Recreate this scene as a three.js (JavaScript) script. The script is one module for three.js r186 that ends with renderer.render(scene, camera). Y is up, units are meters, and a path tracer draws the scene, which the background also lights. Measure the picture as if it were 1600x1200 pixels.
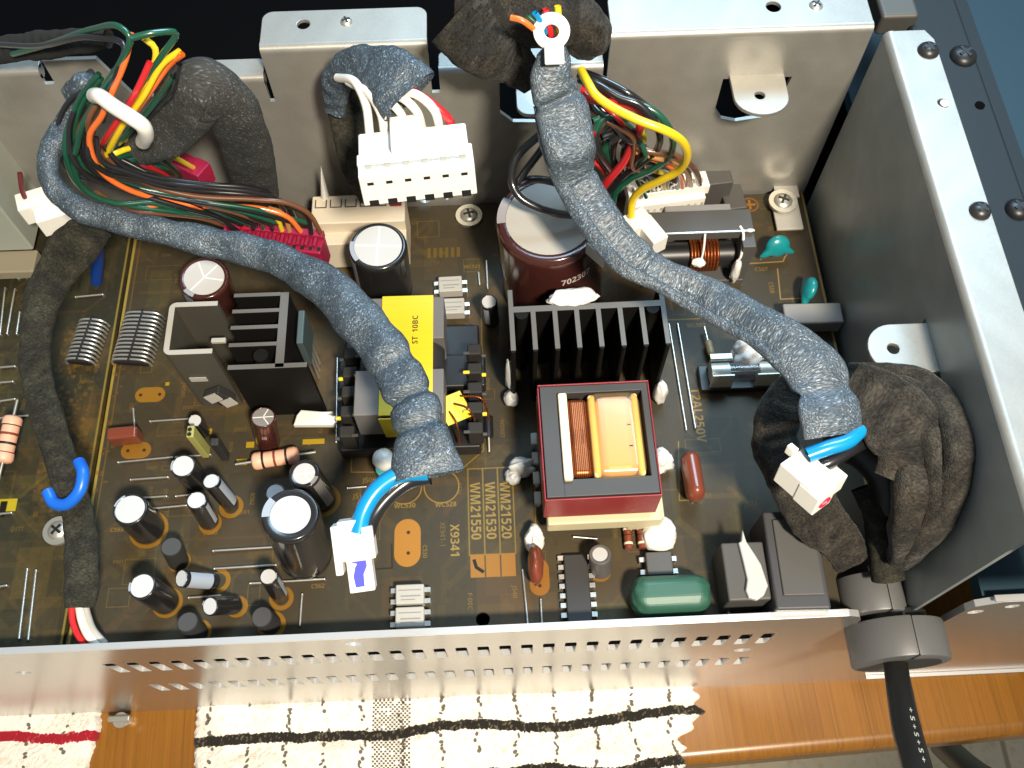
import * as THREE from 'three';
import { RoundedBoxGeometry } from 'three/addons/geometries/RoundedBoxGeometry.js';
import { mergeGeometries, toCreasedNormals } from 'three/addons/utils/BufferGeometryUtils.js';
import { ImprovedNoise } from 'three/addons/math/ImprovedNoise.js';
import { RectAreaLightUniformsLib } from 'three/addons/lights/RectAreaLightUniformsLib.js';

// ---------- camera, light, exposure (lengths below are in millimetres; the last lines turn everything to metres) ----------
const scene = new THREE.Scene();
const MM = 0.001;
const camera = new THREE.PerspectiveCamera(44.2, 4 / 3, 0.01, 20);
camera.position.set(-3.4 * MM, 215.2 * MM, 107.4 * MM);
camera.matrixAutoUpdate = true;
{
  const r = new THREE.Vector3(0.99914236, -0.00457982, 0.04115304), u = new THREE.Vector3(0.03886656, 0.44649845, -0.89393989), f = new THREE.Vector3(0.01428068, -0.89477269, -0.44629351);
  camera.quaternion.setFromRotationMatrix(new THREE.Matrix4().makeBasis(r, u, f.clone().negate()));
}
scene.add(camera);
const renderer = new THREE.WebGLRenderer();
renderer.toneMapping = THREE.LinearToneMapping;
renderer.toneMappingExposure = 1.15;
renderer.shadowMap.enabled = true;
scene.background = new THREE.Color().setRGB(0.175, 0.195, 0.215);
RectAreaLightUniformsLib.init();
{
  // cool window light from above and behind
  const cool = new THREE.RectAreaLight(new THREE.Color().setRGB(0.52, 0.78, 1.0), 14, 0.42, 0.26);
  cool.position.set(0.16, 0.62, -0.38); cool.lookAt(0, 0, 0); scene.add(cool);
  // warm room lamp from the front right
  const warm = new THREE.SpotLight(new THREE.Color().setRGB(1.0, 0.89, 0.72), 2.0, 0, 0.455, 1, 2);
  warm.position.set(0.13, 0.52, 0.32); warm.target.position.set(0.068, 0, -0.008); warm.castShadow = true; warm.shadow.radius = 1.6; scene.add(warm.target); scene.add(warm);
}

// ---------- helpers ----------
const perlin = new ImprovedNoise();
const N3 = (x, y, z) => perlin.noise(x, y, z);
let seed = 7;
const rnd = () => { seed = (seed + 0x6d2b79f5) | 0; let t = Math.imul(seed ^ (seed >>> 15), 1 | seed); t = (t + Math.imul(t ^ (t >>> 7), 61 | t)) ^ t; return ((t ^ (t >>> 14)) >>> 0) / 4294967296; };
const V = (a) => new THREE.Vector3(a[0], a[1], a[2]);
const used = new Map();
function numbered(n) { const k = used.get(n) || 0; used.set(n, k + 1); return k ? n + '_' + String(k).padStart(3, '0') : n; }
function boxUV(g, s = 1) {            // uv in mm * s, by the face's main direction
  const p = g.attributes.position, n = g.attributes.normal, uv = new Float32Array(p.count * 2);
  for (let i = 0; i < p.count; i++) {
    const ax = Math.abs(n.getX(i)), ay = Math.abs(n.getY(i)), az = Math.abs(n.getZ(i));
    const x = p.getX(i), y = p.getY(i), z = p.getZ(i);
    if (ay >= ax && ay >= az) { uv[2 * i] = x * s; uv[2 * i + 1] = z * s; } else if (ax >= az) { uv[2 * i] = z * s; uv[2 * i + 1] = y * s; } else { uv[2 * i] = x * s; uv[2 * i + 1] = y * s; }
  }
  g.setAttribute('uv', new THREE.BufferAttribute(uv, 2)); return g;
}
function flat(g) {
  g = g.index ? g.toNonIndexed() : g;
  for (const k of Object.keys(g.attributes)) if (!['position', 'normal', 'uv'].includes(k)) g.deleteAttribute(k);
  g.morphAttributes = {}; g.clearGroups();
  return g;
}
function merge(list, keepUV) { const gs = list.map((g) => { const f = flat(g); return keepUV ? f : boxUV(f); }); return gs.length > 1 ? mergeGeometries(gs) : gs[0]; }
function mesh(name, geoms, mat, parent, label) {
  const list = Array.isArray(geoms) ? geoms : [geoms];
  const m = new THREE.Mesh(merge(list, list.keepUV || (!Array.isArray(geoms) && geoms.userData.keepUV)), mat);
  m.castShadow = m.receiveShadow = true;
  m.name = numbered(name); (parent || scene).add(m);
  if (label) m.userData.label = label;
  return m;
}
function thing(name, label, category, at = [0, 0, 0], turn = 0, group) {
  const o = new THREE.Group(); o.name = numbered(name); o.position.set(...at); o.rotation.y = turn; scene.add(o);
  o.userData = { label, category }; if (group) o.userData.group = group; return o;
}
function tag(o, label, category, group) { Object.assign(o.userData, { label, category }); if (group) o.userData.group = group; return o; }
function struct(o) { o.userData.kind = 'structure'; return o; }
const move = (g, x, y, z, rx = 0, ry = 0, rz = 0) => { if (rx) g.rotateX(rx); if (ry) g.rotateY(ry); if (rz) g.rotateZ(rz); g.translate(x, y, z); return g; };
const box = (w, h, d, x = 0, y = 0, z = 0, rx, ry, rz) => move(new THREE.BoxGeometry(w, h, d), x, y, z, rx, ry, rz);
const rbox = (w, h, d, r, x = 0, y = 0, z = 0, rx, ry, rz) => move(new RoundedBoxGeometry(w, h, d, 2, Math.min(r, w / 2.01, h / 2.01, d / 2.01)), x, y, z, rx, ry, rz);
const cyl = (r0, r1, h, x = 0, y = 0, z = 0, rx, ry, rz, n = 24) => move(new THREE.CylinderGeometry(r0, r1, h, n), x, y, z, rx, ry, rz);
const lathe = (pts, n = 40) => new THREE.LatheGeometry(pts.map((p) => new THREE.Vector2(p[0], p[1])), n);
function tube(pts, r, seg = 0, rad = 8, tension = 0.5) {
  const c = new THREE.CatmullRomCurve3(pts.map(V), false, 'centripetal', tension);
  return new THREE.TubeGeometry(c, seg || Math.max(6, pts.length * 8), r, rad, false);
}
function bar(a, b, r, rad = 6) { return new THREE.TubeGeometry(new THREE.LineCurve3(V(a), V(b)), 1, r, rad, false); }
function capsAt(a, b, r) { return [bar(a, b, r), move(new THREE.SphereGeometry(r, 8, 6), ...a), move(new THREE.SphereGeometry(r, 8, 6), ...b)]; }
function poly(pts, depth, bevel = 0, holes = []) { // shape in xy extruded to +z
  const s = new THREE.Shape(pts.map((p) => new THREE.Vector2(p[0], p[1])));
  for (const h of holes) s.holes.push(h.isPath ? h : new THREE.Path(h.map((p) => new THREE.Vector2(p[0], p[1]))));
  return new THREE.ExtrudeGeometry(s, { depth, bevelEnabled: bevel > 0, bevelSize: bevel, bevelThickness: bevel, bevelOffset: -bevel, bevelSegments: 2, curveSegments: 16 });
}
const circ = (x, y, r, n = 20) => Array.from({ length: n }, (_, i) => [x + r * Math.cos(-2 * Math.PI * i / n), y + r * Math.sin(-2 * Math.PI * i / n)]);
function roundRect(x0, y0, x1, y1, r, n = 6) {
  const o = []; const c = [[x1 - r, y1 - r, 0], [x0 + r, y1 - r, 1], [x0 + r, y0 + r, 2], [x1 - r, y0 + r, 3]];
  for (const [cx, cy, q] of c) for (let i = 0; i <= n; i++) { const a = (q + i / n) * Math.PI / 2; o.push([cx + r * Math.cos(a), cy + r * Math.sin(a)]); }
  return o;
}
// soft flattened sleeve: each point is [x, y, z, width, thickness, roll]
function sleeveGeo(pts, { seg = 140, ring = 28, rough = 0.35, fold = 0.5, folds = [], k = 2.4, freq = 0.16, up = [0, 0.86, 0.5] } = {}) {
  const c = new THREE.CatmullRomCurve3(pts.map(V), false, 'centripetal');
  const n = pts.length - 1, pos = [], uv = [], idx = [], U = V(up).normalize();
  const len = c.getLength();
  const lens = c.getLengths(400); 
  for (let i = 0; i <= seg; i++) {
    const t = i / seg, p = c.getPoint(t), T = c.getTangent(t).normalize();
    const q = Math.min(n - 1e-6, t * n), a = Math.floor(q), s0 = q - a, s = s0 * s0 * (3 - 2 * s0);
    const mix = (j, d) => { const u = pts[a][j] ?? d, w = pts[a + 1][j] ?? d; return u + (w - u) * s; };
    let W = mix(3, 8) / 2, H = mix(4, 4) / 2; const roll = mix(5, 0);
    const side = new THREE.Vector3().crossVectors(T, U).normalize(), nrm = new THREE.Vector3().crossVectors(side, T).normalize();
    const dist = lens[Math.round(t * 400)];
    for (const [ft, fw, fd] of folds) { const e = Math.exp(-(((t - ft) / fw) ** 2)); H *= 1 - fd * e; W *= 1 - 0.35 * fd * e; }
    const sd = side.clone().multiplyScalar(Math.cos(roll)).addScaledVector(nrm, Math.sin(roll)), nr = nrm.clone().multiplyScalar(Math.cos(roll)).addScaledVector(side, -Math.sin(roll));
    for (let j = 0; j <= ring; j++) {
      const th = j / ring * 2 * Math.PI, cs = Math.cos(th), sn = Math.sin(th);
      const x = Math.sign(cs) * Math.abs(cs) ** (2 / k) * W, y = Math.sign(sn) * Math.abs(sn) ** (2 / k) * H;
      const v = p.clone().addScaledVector(sd, x).addScaledVector(nr, y);
      const dN = N3(v.x * freq, v.y * freq, v.z * freq) * fold + N3(v.x * .55, v.y * .55, v.z * .55 + 9) * rough;
      v.addScaledVector(sd, cs * dN * 0.6).addScaledVector(nr, sn * dN);
      pos.push(v.x, v.y, v.z); uv.push(dist, j / ring * Math.PI * (W + H));
    }
  }
  const R = ring + 1;
  for (let i = 0; i < seg; i++) for (let j = 0; j < ring; j++) { const a = i * R + j, b = a + R; idx.push(a, a + 1, b, b, a + 1, b + 1); }
  const g = new THREE.BufferGeometry();
  g.setAttribute('position', new THREE.Float32BufferAttribute(pos, 3)); g.setAttribute('uv', new THREE.Float32BufferAttribute(uv, 2)); g.setIndex(idx); g.computeVertexNormals();
  // weld the seam normals
  const nn = g.attributes.normal;
  for (let i = 0; i <= seg; i++) { const a = i * R, b = a + ring; const v = new THREE.Vector3(nn.getX(a) + nn.getX(b), nn.getY(a) + nn.getY(b), nn.getZ(a) + nn.getZ(b)).normalize(); nn.setXYZ(a, v.x, v.y, v.z); nn.setXYZ(b, v.x, v.y, v.z); }
  g.userData.keepUV = true; return g;
}
// lumpy drop of glue about several spheres, squashed on a surface
function lump(rx, ry, rz, x, y, z, amp = 0.25, f = 0.5, s = 0) {
  const g = new THREE.SphereGeometry(1, 22, 16), p = g.attributes.position;
  for (let i = 0; i < p.count; i++) {
    const v = new THREE.Vector3().fromBufferAttribute(p, i), k = 1 + amp * N3(v.x * 1.6 + s * 3.1, v.y * 1.6 + s, v.z * 1.6 - s * 2.3) + amp * .4 * N3(v.x * 4 + s, v.y * 4, v.z * 4);
    p.setXYZ(i, v.x * rx * k + x, v.y * ry * k + y, v.z * rz * k + z);
  }
  g.computeVertexNormals(); return g;
}

// ---------- textures ----------
function dataTex(n, fn, srgb, rep = 1) {
  const d = new Uint8Array(n * n * 4);
  for (let y = 0; y < n; y++) for (let x = 0; x < n; x++) { const c = fn(x, y, n); for (let k = 0; k < 3; k++) d[(y * n + x) * 4 + k] = Math.max(0, Math.min(255, (Array.isArray(c) ? c[k] : c) * 255)); d[(y * n + x) * 4 + 3] = 255; }
  const t = new THREE.DataTexture(d, n, n); t.wrapS = t.wrapT = THREE.RepeatWrapping; t.magFilter = t.minFilter = THREE.LinearFilter; t.repeat.set(rep, rep);
  if (srgb) t.colorSpace = THREE.SRGBColorSpace; t.needsUpdate = true; return t;
}
const tileN = (x, y, n, f, s = 0) => { // noise that tiles, on a torus
  const a = x / n * 2 * Math.PI, b = y / n * 2 * Math.PI, r = f / (2 * Math.PI);
  return N3(Math.cos(a) * r + s, Math.sin(a) * r + Math.cos(b) * r * 0.7 + s * 2, Math.sin(b) * r + 5.5 - s);
};
const rr = new Float32Array(512 * 512).map(() => rnd());
const white = (x, y, n = 512) => rr[((y & 511) * 512 + (x & 511))];
const soft = (x, y) => (white(x, y) * 4 + white(x + 1, y) * 2 + white(x - 1, y) * 2 + white(x, y + 1) * 2 + white(x, y - 1) * 2 + white(x + 1, y + 1) + white(x - 1, y - 1) + white(x + 1, y - 1) + white(x - 1, y + 1)) / 16;
const grainBump = dataTex(512, (x, y, n) => soft(x, y) * .8 + .2 * soft(x >> 1, y >> 1), false, 1 / 40);
const tapeBump = dataTex(512, (x, y, n) => Math.min(1, Math.max(0, .5 + 1.5 * (soft(x, y) - .5) + .25 * (soft((x >> 1) + 40, y >> 1) - .5))), false, 1 / 42);
const tapeColor = dataTex(512, (x, y, n) => { const v = .31 + Math.max(0, soft(x, y) - .58) * 1.5 + .2 * (soft(x, y) - .5) + .03 * tileN(x, y, n, 11); return [v * .93, v * .99, v * 1.07]; }, true, 1 / 44);
const feltColor = dataTex(512, (x, y, n) => { const v = .17 + .16 * (soft(x, y) - .5) * 2 + .10 * tileN(x, y, n, 26) + .05 * tileN(x, y, n, 7, 3); return [v * 1.05, v * .98, v * .86]; }, true, 1 / 60);
const feltBump = dataTex(512, (x, y, n) => soft(x, y) * .5 + .5 * white(x, y), false, 1 / 60);
const smudge = dataTex(256, (x, y, n) => .5 + .5 * tileN(x, y, n, 9) + .18 * tileN(x, y, n, 31, 4), false, 1 / 70);
const metalColor = dataTex(512, (x, y, n) => { const v = .80 + .05 * tileN(x, y, n, 6, 1) + .035 * tileN(x, y, n, 20, 2) + .05 * (soft(x, y) - .5); return [v, v * .985, v * .95]; }, true, 1 / 90);
function canvas(w, h, draw, opts = {}) {
  const c = document.createElement('canvas'); c.width = w; c.height = h; const x = c.getContext('2d'); draw(x, w, h);
  const t = new THREE.CanvasTexture(c); t.colorSpace = THREE.SRGBColorSpace; t.magFilter = THREE.LinearFilter; t.minFilter = THREE.LinearFilter;
  if (opts.repeat) { t.wrapS = t.wrapT = THREE.RepeatWrapping; t.repeat.set(...opts.repeat); }
  return t;
}

// ---------- materials ----------
const rgb = (r, g, b) => new THREE.Color().setRGB(r, g, b);
const S = (r, g, b, rough = .5, o = {}) => new THREE.MeshPhysicalMaterial({ color: rgb(r, g, b), roughness: rough, ...o });
const grain = (b) => ({ bumpMap: grainBump, bumpScale: b * MM });
const M = {
  steel: S(.64, .64, .63, .42, { metalness: .55, map: metalColor, roughnessMap: null, ...grain(.02) }),
  steelEdge: S(.8, .8, .8, .35, { metalness: .7 }),
  mirror: S(.56, .54, .51, .25, { metalness: .86, ...grain(.006) }),
  darkSteel: S(.012, .017, .021, .5, { specularIntensity: .6, ...grain(.02) }),
  black: S(.012, .012, .013, .4),
  blackMatte: S(.018, .017, .016, .85, grain(.03)),
  void: S(.003, .003, .0035, 1, { specularIntensity: .08 }),
  zinc: S(.62, .6, .53, .38, { metalness: .8, ...grain(.01) }),
  blackScrew: S(.05, .05, .05, .38, { metalness: .6 }),
  clip: S(.62, .6, .52, .42, { metalness: .55 }),
  tin: S(.72, .7, .64, .35, { metalness: .9 }),
  alu: S(.50, .50, .50, .75, { specularIntensity: .35, ...grain(.012) }),
  aluLine: S(.80, .80, .80, .6),
  heatsink: S(.006, .0055, .005, .6, { specularIntensity: .35, ...grain(.02) }),
  heatsinkEdge: S(.14, .132, .12, .6, { metalness: .3, ...grain(.02) }),
  whitePlastic: S(.82, .80, .74, .42, grain(.008)),
  cream: S(.62, .54, .42, .5, grain(.01)),
  greyWhite: S(.40, .38, .34, .6, grain(.02)),
  redPlastic: S(.30, .012, .05, .38, grain(.01)),
  glue: S(.78, .76, .72, .32, { clearcoat: .3 }),
  glueGrey: S(.5, .5, .49, .4),
  tape: S(.80, .94, 1, .44, { map: tapeColor, metalness: .12, bumpMap: tapeBump, bumpScale: .17 * MM }),
  tapeDull: S(.42, .39, .32, .75, { map: tapeColor, bumpMap: tapeBump, bumpScale: .12 * MM }),
  felt: S(.85, .83, .8, 1, { map: feltColor, bumpMap: feltBump, bumpScale: .25 * MM, sheen: .35, sheenRoughness: .6, sheenColor: rgb(.5, .5, .5) }),
  feltOlive: S(.62, .66, .5, .95, { map: feltColor, bumpMap: feltBump, bumpScale: .15 * MM }),
  capBlack: S(.016, .015, .016, .22, { clearcoat: .5, clearcoatRoughness: .15 }),
  capMaroon: S(.055, .016, .013, .2, { clearcoat: .6, clearcoatRoughness: .12 }),
  capStripe: S(.32, .36, .42, .35),
  rubber: S(.05, .05, .05, .8, grain(.02)),
  ic: S(.025, .024, .024, .6, grain(.015)),
  greyBlock: S(.075, .072, .068, .55, grain(.02)),
  greyBar: S(.22, .21, .2, .55, grain(.02)),
  copper: S(1, 1, 1, .34, { metalness: .7, map: dataTex(64, (x, y) => { const q = .5 + .5 * Math.sin(x / 64 * 3 * 2 * Math.PI), v = .32 + .6 * q; return [.80 * v, .42 * v, .20 * v]; }, true, 1 / 1.2) }),
  yellowTape: S(.74, .57, .03, .32, grain(.005)),
  redTape: S(.26, .014, .018, .4, grain(.03)),
  ferrite: S(.05, .047, .044, .55, grain(.03)),
  amber: S(.95, .80, .48, .16, { transmission: .88, thickness: 0, clearcoat: .6 }),
  amberCore: S(.85, .42, .20, .4, grain(.02)),
  ivory: S(.85, .76, .54, .35),
  peach: S(.80, .42, .28, .45),
  brownRed: S(.19, .045, .024, .3, { clearcoat: .5 }),
  teal: S(.008, .23, .25, .28, { clearcoat: .6, ...grain(.02) }),
  green: S(.03, .10, .065, .45, grain(.03)),
  glass: S(.9, .92, .9, .06, { transmission: .9, thickness: 0 }),
  blueTie: S(.01, .13, .62, .35),
  blueInk: S(.02, .03, .55, .4),
  redInk: S(.72, .02, .07, .4),
};
const W = { // wire insulation
  black: S(.012, .012, .014, .28, { clearcoat: 1, clearcoatRoughness: .12 }), green: S(.008, .075, .042, .3, { clearcoat: 1, clearcoatRoughness: .12 }), yellow: S(.80, .56, .015, .32, { clearcoat: .6, clearcoatRoughness: .15 }), orange: S(.82, .17, .03, .33, { clearcoat: .6, clearcoatRoughness: .15 }),
  red: S(.62, .018, .025, .33, { clearcoat: .6, clearcoatRoughness: .15 }), brown: S(.14, .055, .025, .33, { clearcoat: .6, clearcoatRoughness: .15 }), white: S(.80, .76, .68, .4), blue: S(.0, .25, .55, .3, { clearcoat: 1, clearcoatRoughness: .12 }), grey: S(.45, .45, .43, .45), tan: S(.45, .22, .07, .35),
};

// ---------- table, floor, dark surroundings ----------
const TY = -82;
{
  const wood = canvas(1024, 512, (x, w, h) => {
    x.fillStyle = '#8d5c14'; x.fillRect(0, 0, w, h);
    for (let i = 0; i < 900; i++) {
      const px = rnd() * w, a = rnd(); x.strokeStyle = `rgba(${a > .5 ? 74 : 165},${a > .5 ? 40 : 110},${a > .5 ? 6 : 36},${.03 + rnd() * .09})`; x.lineWidth = .6 + rnd() * 3.4;
      x.beginPath(); x.moveTo(px, -10); const d = (rnd() - .5) * 26; x.bezierCurveTo(px + d, h * .3, px - d, h * .6, px + d * .6, h + 10); x.stroke();
    }
    for (let i = 0; i < 26; i++) { const px = rnd() * w, py = rnd() * h; const g = x.createRadialGradient(px, py, 2, px, py, 60 + rnd() * 60); g.addColorStop(0, `rgba(70,34,8,${.05 + rnd() * .12})`); g.addColorStop(1, 'rgba(70,34,8,0)'); x.fillStyle = g; x.fillRect(0, 0, w, h); }
    for (let i = 0; i < 2600; i++) { x.fillStyle = `rgba(50,22,6,${rnd() * .22})`; x.fillRect(rnd() * w, rnd() * h, .8, 4 + rnd() * 10); }
  }, { repeat: [1 / 180, 1 / 150] });
  const wm = new THREE.MeshPhysicalMaterial({ map: wood, roughness: .34, clearcoat: .5, clearcoatRoughness: .22, bumpMap: grainBump, bumpScale: .01 * MM });
  // table slab with a rounded front edge, turned a little like its edge in view
  const g = [box(760, 20, 240, 0, -10, -120), cyl(4, 4, 760, 0, -4, 0, 0, 0, Math.PI / 2, 40), box(760, 14, 3.98, 0, -11, 1.99)];
  const t = struct(mesh('table_top', g, wm)); t.position.set(58.5, TY, 81.4); t.rotation.y = .043;
  const floorTex = canvas(512, 512, (x, w, h) => { x.fillStyle = '#efe0bd'; x.fillRect(0, 0, w, h); for (let i = 0; i < 5000; i++) { x.fillStyle = `rgba(${120 + rnd() * 120},${100 + rnd() * 90},${60 + rnd() * 60},.08)`; x.fillRect(rnd() * w, rnd() * h, 5, 5); } x.strokeStyle = '#b8a47e'; x.lineWidth = 5; x.strokeRect(0, 0, w, h); }, { repeat: [1 / 300, 1 / 300] });
  const f = struct(mesh('floor', box(4200, 20, 4200, 0, -420, 500), new THREE.MeshPhysicalMaterial({ map: floorTex, roughness: .5 })));
}

// ---------- steel chassis pieces ----------
const ZB = -57.5, FR = 1.6;
// flange folded back from the plate's top: x0..x1 at height y, depth d, corners rounded by r at the far side
function flange(x0, x1, y, d, r, holes = []) {
  const s = [[x0, 0], [x1, 0]]; const n = 6;
  for (let i = 0; i <= n; i++) { const a = i / n * Math.PI / 2; s.push([x1 - r + r * Math.cos(a), d - r + r * Math.sin(a)]); }
  for (let i = 0; i <= n; i++) { const a = Math.PI / 2 + i / n * Math.PI / 2; s.push([x0 + r + r * Math.cos(a), d - r + r * Math.sin(a)]); }
  const g = poly(s, .7, .15, holes.map((h) => circ(h[0], h[1], h[2])));
  g.rotateX(-Math.PI / 2); g.translate(0, y - .85, ZB - FR);
  return [g, move(cyl(FR, FR, x1 - x0, 0, 0, 0, 0, 0, Math.PI / 2, 28), (x0 + x1) / 2, y - FR, ZB - FR)];
}
function screwGeo(r, h = 1.6) { // pan head with a cross recess and a washer rim
  const head = lathe([[0, h], [r * .35, h * .98], [r * .7, h * .78], [r * .92, h * .4], [r, 0]], 28);
  return head;
}
function screwParts(parent, at, r, mat, washer = 0, tilt = 0, label) {
  const s = mesh('screw', move(screwGeo(r), ...at), mat, parent, label);
  mesh('cross_recess', [box(r * 1.1, .3, r * .24, at[0], at[1] + 1.52, at[2], 0, tilt), box(r * .24, .31, r * 1.1, at[0], at[1] + 1.52, at[2], 0, tilt)], M.black, s);
  if (washer) mesh('washer', cyl(washer, washer, .9, at[0], at[1] + .1, at[2], 0, 0, 0, 36), mat, s);
  return s;
}

{
  const t = thing('back_panel', 'tall grey steel back plate with notched top edge and folded flanges', 'metal panel');
  // wall profile in x, y; flanges sit on the stepped top
  const top = [[-170, 52.6], [-106, 52.6], [-106, 50], [-103.6, 50], [-103.6, 57.2], [-91.5, 57.2], [-87, 45], [-77, 45], [-74, 48.3], [-55.6, 48.3], [-55.6, 42], [-54.4, 42], [-54.4, 57], [-16.6, 57], [-16.6, 43], [-14.6, 43], [-14.6, 48.3], [24.2, 48.3], [24.2, 43], [25.2, 43], [25.2, 57.4], [85.2, 57.4]];
  const tabHole = [[53.4, 44.3], [53.4, 34], [55.6, 30.6], [59.4, 29.4], [65.8, 30.6], [68.6, 34], [70.1, 44.3]];
  const bigHole = [[-.4, 45.5], [-.4, 35.5], [2.8, 32], [15, 31.2], [17, 36], [17, 45.5]];
  mesh('plate', move(poly([[-170, -80], ...top, [85.2, -80]].reverse(), 1, 0, [tabHole, bigHole, circ(-21.8, 2.6, 2.1), circ(-15.6, 2.4, .9)]), 0, 0, ZB - 1), M.steel, t);
  mesh('flange', flange(-170, -106, 54.2, 5, 1.5), M.steel, t);
  mesh('flange', flange(-74, -55.6, 49.9, 4.5, 1.5), M.steel, t);
  mesh('flange', flange(-54.4, -16.6, 58.6, 10, 2.5, [[-44.8, 5.6, 1.5]]), M.steel, t);
  mesh('flange', flange(-14.6, 24.2, 49.9, 4.8, 1.6), M.steel, t);
  mesh('flange', flange(25.2, 85.2, 59, 11, 2, [[63.2, 5.8, 1.7]]), M.steel, t);
  screwParts(t, [-35, 57.8, -65], 1.7, M.zinc, 0, .4); screwParts(t, [73, 58.2, -64.7], 1.9, M.zinc, 0, .9);
  // tab lanced out of the wall and bent level
  const tb = [[54.7, 0], [67.9, 0]]; for (let i = 0; i <= 14; i++) { const a = i / 14 * Math.PI; tb.push([61.3 + 6.5 * Math.cos(a), 7.2 + 5.5 * Math.sin(a)]); }
  const g = poly(tb, .7, .15, [circ(61, 6.8, 1.2)]); g.rotateX(Math.PI / 2); g.translate(0, 45.2, ZB - .3);
  mesh('bent_tab', g, M.steel, t);
  // second tab, in the hole behind the taped cable
  const g2 = poly(roundRect(0, 0, 12, 10.5, 3), .8, .15, [circ(8, 5.5, 1)]); g2.rotateX(Math.PI / 2); g2.translate(3.4, 45.5, ZB - .3);
  mesh('bent_tab', g2, M.steel, t);
}
{
  const t = thing('side_wall', 'right hand steel side wall with bright folded top flange and black screws', 'metal panel');
  const XW = 86.5;
  // wall in z, y ; local x of the shape is z
  const w = poly([[-55, -80], [62.3, -80], [62.3, 58.6], [-55, 58.6]], 1, 0, [[[10.2, 43.6], [10.2, 31], [24, 31], [24, 43.6]].reverse()]);
  w.rotateY(-Math.PI / 2); w.translate(XW + 1, 0, 0);
  mesh('plate', w, S(.58, .66, .72, .4, { metalness: .5, map: metalColor, ...grain(.02) }), t);
  const f = poly(roundRect(XW + 1.4, -66, 97, 55, 1.6).map((p) => p), .7, .15, [circ(94.4, 34, .9), circ(94.5, -38, 0.01)]);
  const fl = poly([[XW + 1.4, -66], [97, -66], [97, 52], [95.5, 55], [XW + 1.4, 55]], .7, .15, [circ(94.3, 33.5, 1.1)]); fl.rotateX(-Math.PI / 2); fl.translate(0, 59.15, 0);
  mesh('flange', [fl, cyl(1.6, 1.6, 121, XW + 1.6, 58.4, 5.5, Math.PI / 2, 0, 0, 28)], M.steel, t);
  screwParts(t, [94.7,60,-48.5], 2.4, M.blackScrew, 0, .3); screwParts(t, [94.7,60,-4.7], 2.2, M.blackScrew, 0, .8);
  const b = mesh('blind_hole', [cyl(.95, .95, .2, 94.5,60.2,-33.1)], M.zinc, t);
  const tb = [[0, -5.75], [0, 5.75]]; const arc = []; for (let i = 0; i <= 14; i++) { const a = -Math.PI / 2 + i / 14 * Math.PI; arc.push([8.2 + 5.6 * Math.cos(a), 5.75 * Math.sin(a)]); }
  const g = poly([[0, -5.75], ...arc, [0, 5.75]], .8, .15, [circ(8.6, 0, 1.25)]); g.rotateX(Math.PI / 2); g.rotateY(Math.PI); g.translate(XW + .4, 43.4, 17);
  mesh('bent_tab', g, M.steel, t);
}
{
  // vented sheet standing at the front, seen from above: its outer face mirrors the towel and table
  const t = thing('vented_panel', 'shiny vented steel panel along the front edge mirroring the towel', 'metal panel', [0, 0, 62.6], 0);
  t.rotation.z = .0157;
  const holes = [];
  for (let i = 0; i < 31; i++) { const x = -95.8 + 5.08 * i; holes.push(roundRect(x - 1.35, -17, x + 1.35, -6, .5, 2).reverse(), roundRect(x - 1.3, -45, x + 1.3, -35, .5, 2).reverse()); }
  holes.push(circ(-37.5, 3.4, 1.9), circ(54, -25, 2.1), circ(98.4, 7.2, 1.7), circ(104.6, 11.2, 1.5), circ(-118, -12, 2));
  const o = [[-190, -86], [150, -86], [150, 15.6], [101, 15.6], [96.2, 12.4], [95.4, 9], [95, -6]];
  for (let i = 0; i <= 12; i++) { const a = -i / 12 * Math.PI; o.push([84.8 + 10.2 * Math.cos(a), -6 + 10.2 * Math.sin(a)]); }
  o.push([74.4, 4], [73, 7.6], [70.6, 8.9], [-190, 8.9]);
  const sg = poly(o, 1.5, 0, holes), [capG, sideG] = sg.groups.map((q) => { const g = new THREE.BufferGeometry(); const src = sg.index ? sg.toNonIndexed() : sg; for (const k of ['position', 'normal', 'uv']) { const a = src.attributes[k]; g.setAttribute(k, new THREE.BufferAttribute(a.array.slice(q.start * a.itemSize, (q.start + q.count) * a.itemSize), a.itemSize)); } return g; });
  mesh('sheet', capG, M.mirror, t); mesh('cut_edge', sideG, M.steelEdge, t.children[0]);
  mesh('rolled_edge', [box(260, .55, 1.4, -59.8, 9.2, .75), box(51, .5, 1.4, 124.5, 15.9, .75)], M.steelEdge, t);
  mesh('bottom_lip', box(50, .5, 1, 125, -74, 2.1), M.steelEdge, t);
}
{
  const t = thing('side_rail', 'dark steel rail beyond the bright side flange with black screw and small holes', 'rail');
  mesh('rail', [rbox(13.5, 8, 190, 1, 104.6, 47, -20), box(6, 6, 190, 115, 42, -20)], M.darkSteel, t);
  screwParts(t, [108.1,51.2,-55.4], 3.1, M.black, 0, .5); mesh('hole', cyl(1.1, 1.1, .3, 108.1,51.1,-40.4), M.void, t);
  screwParts(t, [108.4,51.2,-11.2], 2.6, M.black, 0, .5);
  mesh('bracket', rbox(9, 6, 26, 1, 95, 51, -79), S(.10, .095, .085, .5, { metalness: .4 }), t);
}
struct(mesh('dark_cabinet', [box(262, 4, 332, 229, 12, -103.8)], S(.02, .05, .07, .5, { specularIntensity: .6 })));
struct(mesh('compartment_floor', [box(420, 2, 240, -20, -60, -172), box(420, 160, 4, -20, 0, -290), box(190, 1, 118, -8, -10, 5)], M.void));

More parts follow.
